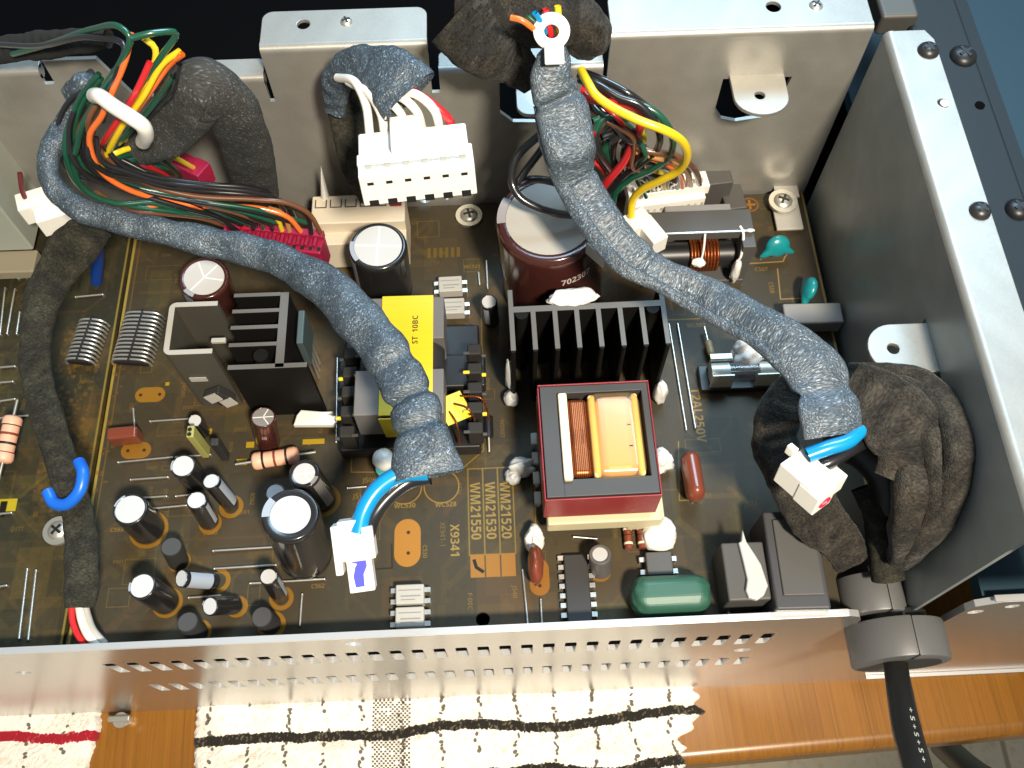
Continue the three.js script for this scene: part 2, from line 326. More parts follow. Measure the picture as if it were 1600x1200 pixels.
// ---------- circuit boards ----------
const BX0 = -102.3, BX1 = 84.6, BZ0 = -56.8, BZ1 = 61.6;
const silk = '#8a6a22', pad = '#c07a24';
function boardTexture(x0, z0, w, d, ppm, draw, tint) {
  return canvas(Math.round(w * ppm), Math.round(d * ppm), (x) => {
    x.scale(ppm, ppm); x.translate(-x0, -z0);
    x.fillStyle = tint; x.fillRect(x0, z0, w, d);
    for (let i = 0; i < 240; i++) { // copper areas and tracks under the dark mask
      x.strokeStyle = x.fillStyle = `rgba(${96 + rnd() * 40},${78 + rnd() * 24},${36 + rnd() * 10},${.05 + rnd() * .12})`;
      let a = x0 + rnd() * w, b = z0 + rnd() * d; x.lineWidth = .4 + rnd() * 2.2;
      if (rnd() < .2) { x.fillRect(a, b, 4 + rnd() * 20, 3 + rnd() * 14); continue; }
      x.beginPath(); x.moveTo(a, b);
      for (let k = 0; k < 4; k++) { const q = Math.floor(rnd() * 8) * Math.PI / 4, l = 2 + rnd() * 12; a += Math.cos(q) * l; b += Math.sin(q) * l; x.lineTo(a, b); }
      x.stroke();
    }
    for (let i = 0; i < 5000; i++) { x.fillStyle = `rgba(${rnd() < .5 ? '0,0,0' : '130,110,60'},${rnd() * .07})`; x.fillRect(x0 + rnd() * w, z0 + rnd() * d, .3 + rnd() * 1.2, .3 + rnd() * 1.2); }
    draw(x);
  });
}
function pen(x) {
  const f = 'sans-serif';
  return {
    text(s, px, pz, size, rot = 0, col = silk, bold = '') { x.save(); x.translate(px, pz); x.rotate(rot); x.fillStyle = col; x.font = `${bold} ${size * 10}px ${f}`; x.scale(.1, .1); x.textAlign = 'center'; x.textBaseline = 'middle'; x.fillText(s, 0, 0); x.restore(); },
    line(pts, lw = .3, col = silk) { x.strokeStyle = col; x.lineWidth = lw; x.beginPath(); pts.forEach((p, i) => (i ? x.lineTo(p[0], p[1]) : x.moveTo(p[0], p[1]))); x.stroke(); },
    ring(px, pz, r, lw = .3, col = silk, a = 0, b = 7) { x.strokeStyle = col; x.lineWidth = lw; x.beginPath(); x.arc(px, pz, r, a, Math.min(b, a + 2 * Math.PI)); x.stroke(); },
    disc(px, pz, r, col) { x.fillStyle = col; x.beginPath(); x.arc(px, pz, r, 0, 7); x.fill(); },
    pill(px, pz, w, h, col = pad, holes = []) { const r = Math.min(w, h) / 2; x.fillStyle = col; x.beginPath(); x.roundRect(px - w / 2, pz - h / 2, w, h, r); x.fill(); for (const [a, b] of holes) { x.fillStyle = '#3a2410'; x.beginPath(); x.arc(px + a, pz + b, .42, 0, 7); x.fill(); } },
    rect(px, pz, w, h, col, lw) { if (lw) { x.strokeStyle = col; x.lineWidth = lw; x.strokeRect(px, pz, w, h); } else { x.fillStyle = col; x.fillRect(px, pz, w, h); } },
    raw: x,
  };
}
const D90 = Math.PI / 2;
const ringed = [[-87.4,34.8, 4.6], [-73,33.9, 2.7], [-68.4,29.9, 2.9], [-46.5,29.2, 4.2], [-80.9,52.4, 3.5], [-69.8,47.8, 2.9], [-72.9,59.4, 2.8], [-56.7,58.5, 3.2], [-64.9,54, 2.5], [-79.2,42.9, 2.6], [-54.9,52.5, 2.8], [18.4,49.2, 2.6]];
const mainTex = boardTexture(BX0, BZ0, BX1 - BX0, BZ1 - BZ0, 10, (x) => {
  const p = pen(x);
  p.line([[BX0 + .4, BZ0], [BX0 + .4, BZ1]], .7, '#8f7a35'); p.line([[BX0 + 1.9, BZ0], [BX0 + 1.9, BZ1]], .3, '#5e4c22'); p.line([[BX1 - .4, BZ0], [BX1 - .4, BZ1]], .6, '#8a7440');
  for (const [a, b, r] of ringed) { p.ring(a, b, r - .55, 1.1, '#7c5818'); }
  // model table, reading downwards
  const [ax, az] = [-3.2,32.4], W3 = 3.75, L = 20.5;
  const [tx0, tz0] = [-11.7,22.7], [tx1, tz1] = [-0.9,49.6];
  const cw = (tx1 - tx0) / 3, dz = tz1 - tz0;
  for (let i = 0; i < 3; i++) {
    p.rect(tx0 + cw * i, tz0, cw, dz * .8, '#76602a', .32);
    p.rect(tx0 + cw * i + .15, tz0 + dz * .8, cw - .3, dz * .2, '#8c6026');
    x.save(); x.translate(tx0 + cw * (i + .5), tz0 + dz * .4); x.rotate(D90); x.scale(.098, .105); x.fillStyle = '#86703a'; x.font = 'bold 32px sans-serif'; x.textAlign = 'center'; x.textBaseline = 'middle'; x.fillText(['WM21550', 'WM21530', 'WM21520'][i], 0, 1); x.restore();
  }
  p.line([[tx0 + 1, tz0 + dz * .84], [tx0 + 1.5, tz0 + dz * .91], [tx0 + 3.2, tz0 + dz * .955]], .75, '#181410');
  p.text('X9341', -15.1,40.6, 2.9, D90, '#86703a', 'bold'); p.text('XE941-1', -17.9,39, 1.7, D90, '#6e5626');
  p.text('T2AL250V', 46.3,10.6, 3.3, D90, '#8a6c34', 'bold');
  p.text('WC530', -26.9,31.4, 1.6, 0, '#80682e', 'bold'); p.text('WC528', -17.1,31.5, 1.6, 0, '#80682e', 'bold');
  p.text('J506', -35.5,24.5, 1.7, 0); p.text('J510', -37.8,28.5, 1.6, 0); p.text('WC521', -9.3,-36.1, 1.5, 0); p.text('WL503', 49,-15.1, 1.6, 0, '#80682e', 'bold');
  p.text('C507', 68.8,-31.7, 1.6, 0); p.text('C508', 70.5,-25.7, 1.6, D90); p.text('C530', -22.1,42.9, 1.4, D90);
  p.text('C590', -72.8,36.1, 1.5, 0, '#8a5c20'); p.text('C591', -65.5,31.3, 1.5, 0, '#8a5c20'); p.text('C593', -95,34.5, 1.4, 0); p.text('C562', -46.7,50, 1.4, 0); p.text('R562', -63.5,28.2, 1.4, D90); p.text('J527', -49.3,13.8, 1.5, 0, '#a68a20');
  p.text('FH501', 59.5,4.4, 1.5, 0); p.text('+', 69,-53.2, 7, 0, '#8a5a1e', 'bold'); p.ring(69,-53.2, 2.2, .5, '#7a4e1a'); p.text('L501', 70.3,-46.2, 1.3, 0, '#6a4a1c');
  for (const [a, b, t, r] of [[-83.4,-1.8, 'JW585', D90], [-111.2,-6.7, '+B 31', 0], [-6.2,-0.3, 'D508', D90], [-2.9,12.3, 'WD507', D90], [-17.6,-40.9, 'C520', 0], [-11.8,55, 'F-DEC', D90], [-1.5,53.3, 'J540', D90], [32.6,8.6, 'HS5', D90], [4.4,44.6, 'C9', 0], [-25.7,50.8, 'PC503', 0]]) p.text(t, a, b, 1.5, r, '#7a5e24');
  for (let i = 0; i < 90; i++) { const a = BX0 + 3 + rnd() * 180, b = BZ0 + 2 + rnd() * 106; p.text('RCDJQ'[Math.floor(rnd() * 5)] + (500 + Math.floor(rnd() * 99)), a, b, 1.1 + rnd() * .5, rnd() < .5 ? 0 : D90, `rgba(150,112,44,${.25 + rnd() * .35})`); }
  for (let i = 0; i < 60; i++) { const a = BX0 + 3 + rnd() * 180, b = BZ0 + 2 + rnd() * 106; p.rect(a, b, 1.5 + rnd() * 8, 1 + rnd() * 5, `rgba(140,106,44,${.2 + rnd() * .3})`, .16); }
  // parts left off: orange pads with two holes
  p.pill(-26.2,40.6, 6.2, 11.6, '#9c6a26', [[.2, -2.5], [.2, 2.5]]); p.pill(-91.7,-0.9, 7.6, 4.2, '#86601c', [[-2.4, 0], [2.4, 0]]); p.pill(-93.2,14.3, 7.4, 4.4, '#805a1c', [[-2, 0], [2, 0]]); p.pill(4.3,50.1, 4.6, 8.6, '#86581c', [[0, -2], [0, 2]]);
  p.pill(-54.4,38.4, 8, 9, '#6c5130');
  p.line([[65.7,-36.2], [66,-33.6], [75.1,-33.9], [76.2,-36.1]], .35, '#8a7040'); p.line([[73.2,-31.7], [72.4,-22], [79.6,-22.1], [80.1,-24.8]], .35, '#8a7040');
  p.line([[-41.3,-20.7], [-40,22.3], [-14,23.4], [-7.7,18], [-7.2,-23.1]], .3, '#77602a'); p.ring(-18.1,26.9, 4.2, .28, '#8a6a2c'); p.ring(-27.1,26.8, 4.2, .28, '#8a6a2c');
  p.line([[41.5,-17], [54.7,-17]], .35, '#8a6c20'); p.line([[40.4,17.6], [38.8,33], [43.9,32.8]], .3, '#7a6428'); p.line([[4.6,21.5], [4.1,39]], .22); p.line([[-29.9,40.7], [-29.7,46.5], [-35.3,46.6]], .35, '#2a1c0c');
  for (let i = 0; i < 5; i++) p.rect(-22.1,-43.8 , 0, 0, '#6a5420');
  for (let k = 0; k < 6; k++) { const [a, b] = [-21.4,-42.5]; p.rect(a + k * 1.6, b, .9, 3.2, '#5e4c1e'); }
  for (const [a, b, c, d] of [[-76,10, 2, 1.6], [-66.9,18.5, 2.6, 1.6], [-49.6,13.8, 5.4, 1.4], [-65.2,14, 2, 1.6], [-87.7,-3.8, 1, 1]]) p.rect(a - c / 2, b - d / 2, c, d, '#9c8018');
  x.fillStyle = 'rgba(110,74,26,.5)'; for (let i = 0; i < 160; i++) { const [a, b] = [-107.5,6.1]; x.fillRect(a - 5 + rnd() * 13, b - 24 + rnd() * 60, .3 + rnd(), .3 + rnd() * 1.2); }
}, '#3b3426');
const boardMat = (t) => new THREE.MeshPhysicalMaterial({ map: t, roughness: .5, specularIntensity: .55, bumpMap: smudge, bumpScale: .05 * MM });
function boardGeo(x0, z0, x1, z1, holes) {
  const g = poly([[x0, -z1], [x1, -z1], [x1, -z0], [x0, -z0]], 1.6, 0, holes.map((h) => circ(h[0], -h[1], h[2])));
  g.rotateX(-Math.PI / 2); g.translate(0, -1.6, 0);
  const p = g.attributes.position, uv = g.attributes.uv;
  for (let i = 0; i < p.count; i++) uv.setXY(i, (p.getX(i) - x0) / (x1 - x0), 1 - (p.getZ(i) - z0) / (z1 - z0));
  g.userData.keepUV = true; return g;
}
const board = thing('circuit_board', 'dark brown power supply circuit board with yellow printing and model table', 'circuit board');
mesh('laminate', boardGeo(BX0, BZ0, BX1, BZ1, [[-9,59.2, 1.6]]), boardMat(mainTex), board);
const leftTex = boardTexture(-185, BZ0, 185 + BX0 - 1, BZ1 - BZ0, 8, (x) => {
  const p = pen(x);
  p.line([[BX0 - 1.3, BZ0], [BX0 - 1.3, BZ1]], .5, '#7a6a30');
  for (let i = 0; i < 60; i++) p.text('RCJQ'[i % 4] + (100 + Math.floor(rnd() * 99)), -180 + rnd() * 76, BZ0 + rnd() * 110, 1.3, rnd() < .5 ? 0 : D90, `rgba(150,112,44,${.3 + rnd() * .3})`);
  for (let i = 0; i < 300; i++) { x.fillStyle = 'rgba(120,84,26,.35)'; const [a, b] = [-112.6,4.1]; x.fillRect(a - 4 + rnd() * 10, b - 26 + rnd() * 52, .3 + rnd(), .3 + rnd()); }
  p.rect(-124.3,25.6, 4.4, 3.2, '#a8961c'); p.rect(-123.8,26.2, 1.6, 4, '#181408');
}, '#2c2a1e');
const board2 = thing('circuit_board', 'left hand circuit board beside the long pale seam line', 'circuit board');
mesh('laminate', boardGeo(-185, BZ0, BX0 - 1, BZ1, []), boardMat(leftTex), board2);
// bare wire links lying on the boards
const linkMat = M.tin;
function links(parent, list) { for (const [a, b] of list) { const h = .55, A = [a[0], h, a[2]], B = [b[0], h, b[2]]; mesh('wire_link', [...capsAt(A, B, .3), bar(A, [a[0], 0, a[2]], .3), bar(B, [b[0], 0, b[2]], .3)], linkMat, parent); } }
links(board, [[[41.8,0,-15.5],[42.6,0,14.8]], [[44.1,0,-15.4],[44.9,0,14.4]], [[-115.1,0,-30.6],[-108,0,-31.1]], [[-90.5,0,6.8],[-80.7,0,6.5]], [[-95.2,0,3.1],[-94.1,0,8.4]], [[-96.9,0,17.5],[-83.9,0,16.7]], [[-93.2,0,22.2],[-84.3,0,21.9]], [[-90.4,0,27],[-84,0,26.8]], [[-87,0,29.8],[-79.1,0,29.3]], [[-83,0,16.8],[-74.6,0,16.4]], [[-81.8,0,26.9],[-78.2,0,26.6]], [[-71.5,0,40.8],[-56.9,0,40.5]], [[-70.8,0,45.1],[-56.6,0,44.8]], [[-62.2,0,48.9],[-45.2,0,48.6]], [[-50.1,0,51.9],[-50.2,0,58.9]], [[-76,0,51.6],[-68.9,0,51.4]], [[-44.6,0,-9],[-43.9,0,14.4]], [[-41.5,0,-16.8],[-41.1,0,5.4]], [[0.5,0,48.4],[1.1,0,60.7]], [[4.3,0,55.4],[4.3,0,60.8]], [[-40.7,0,26.6],[-36.3,0,26.4]], [[-7.6,0,-33.6],[-7.4,0,-29.9]], [[-5.4,0,-37.2],[-5.3,0,-28.6]], [[12.8,0,41],[18.2,0,41.7]], [[46.6,0,60.1],[47.1,0,61.9]]].map((w) => w));
links(board2, [[[-131.4,0,-10.1],[-127.3,0,-10.3]], [[-130.5,0,-5.7],[-127,0,-5.9]], [[-129.4,0,-0.4],[-125.5,0,-0.9]], [[-128.5,0,4.3],[-119.7,0,3.8]], [[-134.5,0,-34.3],[-133,0,-20]], [[-131.8,0,-33.8],[-131.2,0,-20.1]], [[-129.1,0,-26.5],[-128.7,0,-20]], [[-114.1,0,43.3],[-113,0,59.1]], [[-112,0,43.7],[-110.9,0,59.5]], [[-123.5,0,29.6],[-120.5,0,29.4]], [[-131.6,0,-37.2],[-129.6,0,-37.5]], [[-120,0,47.2],[-118.2,0,47]]]);
function boardScrew(parent, px, r, w) { return screwParts(parent, px, r, M.zinc, w, rnd() * 2); }
boardScrew(board, [-9.8,0.4,-52.5], 2.7, 3.7); 
boardScrew(board2, [-108.5,0.4,34.4], 2.6, 3.5);
boardScrew(board, [77.2,3,-51.5], 2.8, 3.9);
{ const [a, b] = [79.6,-50.6]; mesh('ground_lug', [rbox(7.4, .9, 12, .3, 78.2,1.6,-49), box(6.6, .6, 4, 79.2,2,-55.7)], M.greyWhite, board); }

// ---------- component builders ----------
const CAPS = 'electrolytic capacitors on the board';
// a can from its base point to its top point
function capacitor(label, base, top, r, o = {}) {
  const t = thing('electrolytic_capacitor', label, 'capacitor', base, 0, CAPS);
  const ax = V(top).sub(V(base)), h = ax.length(); t.quaternion.setFromUnitVectors(new THREE.Vector3(0, 1, 0), ax.normalize());
  const mat = o.mat || M.capBlack, lip = o.lip || Math.min(1.1, r * .17), rim = o.rim ?? r * .84;
  mesh('sleeve', lathe([[0, .1], [r * .93, .1], [r, .4], [r, 1.4], [r * .95, 1.9], [r, 2.4], [r, h - lip], [r * .985, h - lip * .45], [r * .94, h - lip * .1], [r * .9, h], [rim, h - .05], [rim - .05, h - .3]], 44), mat, t);
  if (!o.noTop) {
    const c = mesh('can_top', cyl(rim, rim, .3, 0, h - .22, 0, 0, 0, 0, 44), o.top || M.alu, t);
    const w = Math.max(.22, r * .05), a = o.turn ?? .1;
    const bars = o.vent === 'k' ? [[0, a], [-.5, a + 2.1], [.5, a + 1.05]] : [[0, a], [0, a + D90]];
    if (o.vent !== 'none') mesh('vent_score', bars.map(([s, q]) => box(s ? rim : rim * 1.9, .16, w, 0, h - .1, 0, 0, q).translate(s ? Math.cos(q) * rim * .45 * Math.sign(s) : 0, 0, s ? -Math.sin(q) * rim * .45 * Math.sign(s) : 0)), o.score || M.aluLine, c);
  } else mesh('rubber_top', cyl(rim, rim, .3, 0, h - .18, 0, 0, 0, 0, 32), o.top || M.rubber, t);
  if (o.stripe !== undefined) {
    const q = o.sw || .9;
    mesh('stripe', move(new THREE.CylinderGeometry(r + .04, r + .04, h - 3.2, 10, 1, true, o.stripe, q), 0, h / 2 + .5, 0), o.stripeMat || M.capStripe, t);
    const tp = new THREE.RingGeometry(rim + .05, r * .97, 12, 1, 0, q); tp.rotateX(-Math.PI / 2); tp.rotateY(o.stripe - D90 + 0); 
    mesh('stripe', move(tp, 0, h + .02, 0), o.stripeMat || M.capStripe, t);
  }
  if (o.print) {
    const [s, th, tl, ph, y, col, size] = o.print;
    const m = new THREE.MeshPhysicalMaterial({ map: canvas(512, 160, (x, w, hh) => { x.fillStyle = o.printBg || '#16100f'; x.fillRect(0, 0, w, hh); x.fillStyle = col; x.font = `bold ${size || 92}px sans-serif`; x.textAlign = 'center'; x.textBaseline = 'middle'; x.fillText(s, w / 2, hh / 2); }), roughness: .25, clearcoat: .5 });
    const g = move(new THREE.CylinderGeometry(r + .05, r + .05, ph, 16, 1, true, th, tl), 0, y, 0); g.userData.keepUV = true;
    mesh('printed_number', g, m, t);
  }
  return t;
}
function dip(name, label, category, at, w, h, d, mat, pins, o = {}) {
  const t = thing(name, label, category, at, o.turn || 0, o.group);
  mesh('body', rbox(w, h, d, .35, 0, h / 2 + .6, 0), mat, t); if (o.group) mesh('moulded_line', [box(w * .8, .06, .22, 0, h + .61, -d * .2), box(w * .7, .06, .3, .2, h + .61, d * .1), box(w * .5, .06, .22, -.4, h + .61, d * .28)], M.greyBar, t);
  for (const s of [-1, 1]) for (let i = 0; i < pins; i++) {
    const q = (i - (pins - 1) / 2) * (o.pitch || 2.54);
    mesh('pin', [box(1.3, .3, 1.1, s * (w / 2 + .55), h * .5 + .4, q), box(.3, h * .5 + .4, 1.1, s * (w / 2 + 1.15), h * .25 + .2, q)], M.tin, t);
  }
  if (o.dot) mesh('notch', cyl(.5, .5, .1, -w / 2 + 1.2, h + .62, d / 2 - 1.1), M.black, t);
  return t;
}
function resistor(label, a, b, r, bands, o = {}) {
  const t = thing('resistor', label, 'resistor', a, 0, 'banded resistors'); const ax = V(b).sub(V(a)), L = ax.length(); t.quaternion.setFromUnitVectors(new THREE.Vector3(0, 1, 0), ax.normalize());
  mesh('body', lathe([[0, 0], [r * .5, 0], [r * .86, .3], [r, .9], [r, 2.1], [r * .9, 2.7], [r * .9, L - 2.7], [r, L - 2.1], [r, L - .9], [r * .86, L - .3], [r * .5, L], [0, L]], 30), o.mat || M.peach, t);
  bands.forEach((m, i) => mesh('colour_band', cyl(r * .96, r * .96, L * .05, 0, L * (i + 1) / (bands.length + 1), 0, 0, 0, 0, 30), m, t));
  mesh('lead', [bar([0, L, 0], [0, L + 4, 0], .38), bar([0, -4, 0], [0, 0, 0], .38)], M.tin, t);
  return t;
}
function wirePart(parent, pts, r, mat, name = 'wire') { return mesh(name, tube(pts, r, Math.max(16, pts.length * 7), 10), mat, parent); }
function blobPart(parent, geoms, mat = M.glue, name = 'glue') { return mesh(name, geoms, mat, parent); }

// ---------- capacitors ----------
capacitor('tall black capacitor with white top in front of the blue clip', [-87.4,0,34.8], [-87.2,13,34.2], 3.9, { top: M.alu, vent: 'none', stripe: 3.6, group: undefined });
capacitor('short black capacitor with white top just below the red film block', [-77.6,0,23], [-77.2,11,23.4], 2.9, { vent: 'none', stripe: 4.2 });
capacitor('slim black capacitor with a pale stripe, right one of the leaning pair', [-68.5,0,29.4], [-69.7,13,28.2], 2.0, { vent: 'none', stripe: .9, sw: 1.3, lip: .5 });
capacitor('slim black capacitor with a silver print, left one of the leaning pair', [-73.2,0,33.5], [-72.7,12.5,32.5], 2.3, { vent: 'none', stripe: 1.0, sw: .5, lip: .5 });
capacitor('big black capacitor with cross scored top left of the white plug', [-49.9,0,42.6], [-48,26,41.5], 6.1, { rim: 4.2, stripe: 4.0, sw: .8, lip: 1.5 });
capacitor('medium black capacitor with scored top under the pink resistor', [-46.9,0,28.7], [-47.7,17,28.9], 3.5, { vent: 'k', rim: 2.5, stripe: .6, sw: .7, stripeMat: M.greyBar });
capacitor('small capacitor half hidden behind the big scored one', [-56.4,0,30.4], [-55.6,10,30.5], 2.3, { vent: 'none' });
capacitor('black capacitor with white top nearest the dark hanging cable end', [-81,0,52.3], [-81.8,14,52.1], 3.0, { vent: 'none', stripe: 4.4, sw: .7 });
capacitor('slanted grey striped capacitor pointing left with white top', [-70.2,1,48.1], [-75.3,9,49.4], 2.05, { vent: 'none', stripe: .2, sw: 2.0, lip: .5 });
capacitor('slanted black capacitor pointing left at the front of the cluster', [-65,1,53.9], [-68.3,9,55.9], 2.1, { vent: 'none', stripe: 4, sw: .5, lip: .5 });
capacitor('slim upright black capacitor with white top under two wire links', [-55.2,0,52], [-55,13,50.9], 1.95, { vent: 'none', stripe: 1.2, sw: .8, lip: .5 });
capacitor('tall black capacitor with large cross scored silver top behind the yellow transformer', [-32.6,0,-29.8], [-31.9,21,-29.2], 7.2, { rim: 5.9, stripe: 4.5, sw: .9, lip: 1.3, turn: -.05 });
capacitor('maroon capacitor partly under the long taped cable', [-78.3,0,-27.4], [-76.8,13.5,-26.7], 6.3, { mat: M.capMaroon, vent: 'k', rim: 5, turn: .9, stripe: 5.4, sw: .5 });
capacitor('short maroon capacitor with printed side beside white glue', [-60.7,0,13.6], [-59.3,12,12.2], 2.9, { mat: M.capMaroon, vent: 'k', rim: 2.5, top: M.greyBar, print: ['470', -.7, 1.4, 3.2, 7, '#b8aca8', 90], printBg: '#42211d' });
capacitor('tiny black capacitor left of the finned heatsink', [-4.6,0,-18.5], [-5,10.5,-18.3], 2.1, { vent: 'none', stripe: -.8, sw: .7, lip: .4 });
capacitor('largest capacitor, dark maroon with a wide pale flat top', [12.1,0,-27.8], [10.2,33,-27], 12.9, { mat: M.capMaroon, vent: 'none', rim: 10.4, lip: 2.5, top: M.greyWhite, stripe: 4.15, sw: .62, stripeMat: S(.30, .27, .27, .3), print: ['702307', .02, .85, 4.6, 24, '#cfc6bf', 112], printBg: '#42211d' });
capacitor('small grey can with white top between two rows of pins', [18.6,0,48.9], [17.9,8,47.6], 2.6, { mat: S(.10, .095, .09, .4), vent: 'none', rim: 1.7, lip: 1.2 });
capacitor('tiny white topped can at the end of a wire link', [-77.1,0,10.2], [-76.4,9,11], 1.7, { vent: 'none', lip: .4 });
for (const [b, tp, l] of [[[-79.4,0,42.9], [-78.7,8,41.7], 'dull black round part with grey top beside the tall white topped capacitor'], [[-73.1,0,59.7], [-73.5,7,58.6], 'dull black round part with grey top at the front edge of the board'], [[-56.8,0,58.4], [-57.3,7,58.2], 'dull black round part in shadow below the slim upright capacitor']])
  capacitor(l, b, tp, 2.35, { mat: M.blackMatte, noTop: true, rim: 2.1 });

// ---------- chips and small parts ----------
const OPTO = 'white optocouplers';
dip('optocoupler', 'white optocoupler, rear one of the pair near the vented panel', 'optocoupler', [-25.2,0,53.7], 6.4, 3.2, 4.5, M.greyWhite, 2, { group: OPTO });
dip('optocoupler', 'white optocoupler touching the vented panel, front one of its pair', 'optocoupler', [-25.2,0,58.8], 6.4, 3.2, 4.5, M.greyWhite, 2, { group: OPTO });
dip('optocoupler', 'white optocoupler behind the yellow transformer, rear one of its pair', 'optocoupler', [-15.1,0,-28.4], 6.2, 3.2, 4.7, M.greyWhite, 2, { group: OPTO, turn: .02 });
dip('optocoupler', 'white optocoupler behind the yellow transformer, front one with a pen mark', 'optocoupler', [-14.5,0,-21.6], 6.0, 3.2, 4.7, M.greyWhite, 2, { group: OPTO });
dip('chip', 'dark grey chip with eight bright pins a side in front of the red transformer', 'chip', [12.8,0,53.9], 5.6, 1.6, 16.6, M.ic, 8, { pitch: 2.2, dot: true });
dip('chip', 'small square dark chip with four pins behind the green capacitor', 'chip', [31.7,0,49.1], 6, 3.4, 5.4, M.greyBlock, 2, { pitch: 2.9 });
{
  const t = thing('film_capacitor', 'green coated film capacitor at the front edge of the board', 'capacitor', [33,0,56.9]);
  mesh('body', move(lump(9, 4.6, 4.4, 0, 4.6, -.6, .10, .5, 3), 0, 0, 0), M.green, t); t.children[0].geometry = merge([(() => { const g = new RoundedBoxGeometry(17.6, 9.5, 8.4, 6, 3.4), p = g.attributes.position; for (let i = 0; i < p.count; i++) { const v = new THREE.Vector3().fromBufferAttribute(p, i), k = 1 + .04 * N3(v.x * .5, v.y * .6, v.z * .6); p.setXYZ(i, v.x * k, v.y * k + 5, v.z * k); } g.computeVertexNormals(); return g; })()]);
  mesh('lead', [bar([-6, 0, 0], [-6, 2, 0], .4), bar([6, 0, 0], [6, 2, 0], .4)], M.tin, t);
}
{
  const t = thing('film_capacitor', 'reddish brown film block lying above an orange pad', 'capacitor', [-94.6,0,11.8], .06);
  mesh('body', rbox(7.2, 5, 3.2, .7, -.4, 3.4, 0), M.brownRed, t); mesh('lead', [bar([-2.4, 0, 0], [-2.4, 1.5, 0], .3), bar([2.4, 0, 0], [2.4, 1.5, 0], .3)], M.tin, t);
}
{
  const t = thing('film_capacitor', 'reddish brown dipped capacitor leaning over an orange oval pad', 'capacitor', [3.6,0,49.5]);
  const g = lump(1.9, 4, 4.6, -.2, 5, -1, .12, .5, 1); mesh('body', g, M.brownRed, t); mesh('lead', [bar([0, 0, 2.6], [0, 2.6, 2], .3), bar([-.4, 0, -3], [-.2, 2.6, -2.4], .3)], M.tin, t);
}
{
  const t = thing('varistor', 'long brown red varistor right of the red transformer', 'varistor', [41.8,0,28.6]);
  const g = new THREE.CapsuleGeometry(2.3, 8.2, 10, 26); g.rotateX(D90); g.scale(1, 1.35, 1); mesh('body', move(g, 0, 4.4, 0, -.14), M.brownRed, t);
  mesh('lead', [bar([0, 0, 5], [0, 3, 4.6], .35), bar([0, 0, -4], [0, 3, -3.6], .35)], M.tin, t);
}
function disc(label, at, turn, roll) {
  const t = thing('ceramic_capacitor', label, 'capacitor', at, turn, 'teal ceramic capacitors');
  const g = new THREE.SphereGeometry(1, 30, 20), p = g.attributes.position;
  for (let i = 0; i < p.count; i++) { const v = new THREE.Vector3().fromBufferAttribute(p, i); const ang = Math.atan2(v.y, v.x); const leg = 1 + .75 * Math.exp(-((ang + .55) ** 2) / .04) + .75 * Math.exp(-((ang + Math.PI - .55) ** 2) / .04); const rr2 = Math.hypot(v.x, v.y); p.setXYZ(i, v.x * 3.3 * (1 + (leg - 1) * rr2 ** 3), v.y * 3.1 * (1 + (leg - 1) * rr2 ** 3), v.z * 1.7); }
  g.computeVertexNormals(); mesh('body', move(g, 0, 5.2, 0, roll), M.teal, t);
  mesh('lead', [bar([-3.6, 0, 0], [-3.6, 2.2, 0], .4), bar([3.6, 0, 0], [3.6, 2.2, 0], .4)], M.tin, t); return t;
}
disc('teal ceramic capacitor below the earthing screw', [72.6,0,-35.4], .12, -.5);
disc('teal ceramic capacitor near the side wall, turned sideways', [78.5,0,-21.7], 1.35, .3);
resistor('pink banded resistor lying beside the maroon can', [-63.5,3,19.8], [-52.3,3.2,18.5], 2.15, [M.black, M.brownRed, M.black]);
resistor('pink banded resistor standing at the left edge of the picture', [-121.5,7,19.2], [-120.1,9,7.9], 2.2, [M.brownRed, M.black, M.brownRed, M.black]);
resistor('tiny banded resistor beside the fuse clip', [51.3,2,-4.8], [50.9,2,-9.3], .95, [M.black, M.yellowTape, M.black], { mat: S(.42, .3, .14, .4) });
{
  const t = thing('diode', 'black axial diode standing between the transformers', 'diode', [-6.3,0,13.6]);
  mesh('body', cyl(1.2, 1.2, 5.4, 0, 2, -1, D90, 0, 0, 20), M.black, t); mesh('lead', bar([0, 1.4, 1.6], [0, .5, 5], .35), M.tin, t);
}
{
  const t = thing('resistor_stack', 'small brown resistors stacked below the red transformer', 'resistors', [27,0,40.8]);
  for (const [x, z] of [[-1.6, -1], [1.6, -1], [-1.6, 2.4], [1.6, 2.4]]) mesh('body', [cyl(1, 1, 3.2, x, 1.4, z, D90, 0, 0, 14)], M.brownRed, t), mesh('colour_band', cyl(1.06, 1.06, .5, x, 1.4, z + .3, D90, 0, 0, 14), M.ivory, t);
}
{
  const t = thing('relay_block', 'dark grey block with a smear of white glue near the strain relief', 'capacitor', [49.3,0,53.5]);
  mesh('body', rbox(9.4, 11, 13, .5, 0, 5.5, 0), M.greyBlock, t);
  const s = [[-1.6, -6.2], [-.9, -6.6], [-.3, -9.2], [.2, -6.4], [1.6, -3.5], [2.6, -1.2], [3.4, 3.6], [2.2, 5.6], [.6, 6.6], [-1.2, 6], [-1.6, 4.4], [-.9, 2], [-1.2, -2]];
  const g = poly(s, .9, .35); g.rotateX(D90); mesh('glue', move(g, .6, 11.9, .2), M.glueGrey, t);
}
{
  const t = thing('film_capacitor', 'big dark grey film box left of the strain relief', 'capacitor', [60.1,0,52.9], -.02);
  mesh('body', rbox(11.8, 13, 22, .6, 0, 6.5, -1), S(.05, .05, .055, .5, grain(.02)), t);
  mesh('lid', rbox(9, .8, 17, .3, .4, 13.2, -1.4), M.greyBlock, t);
}
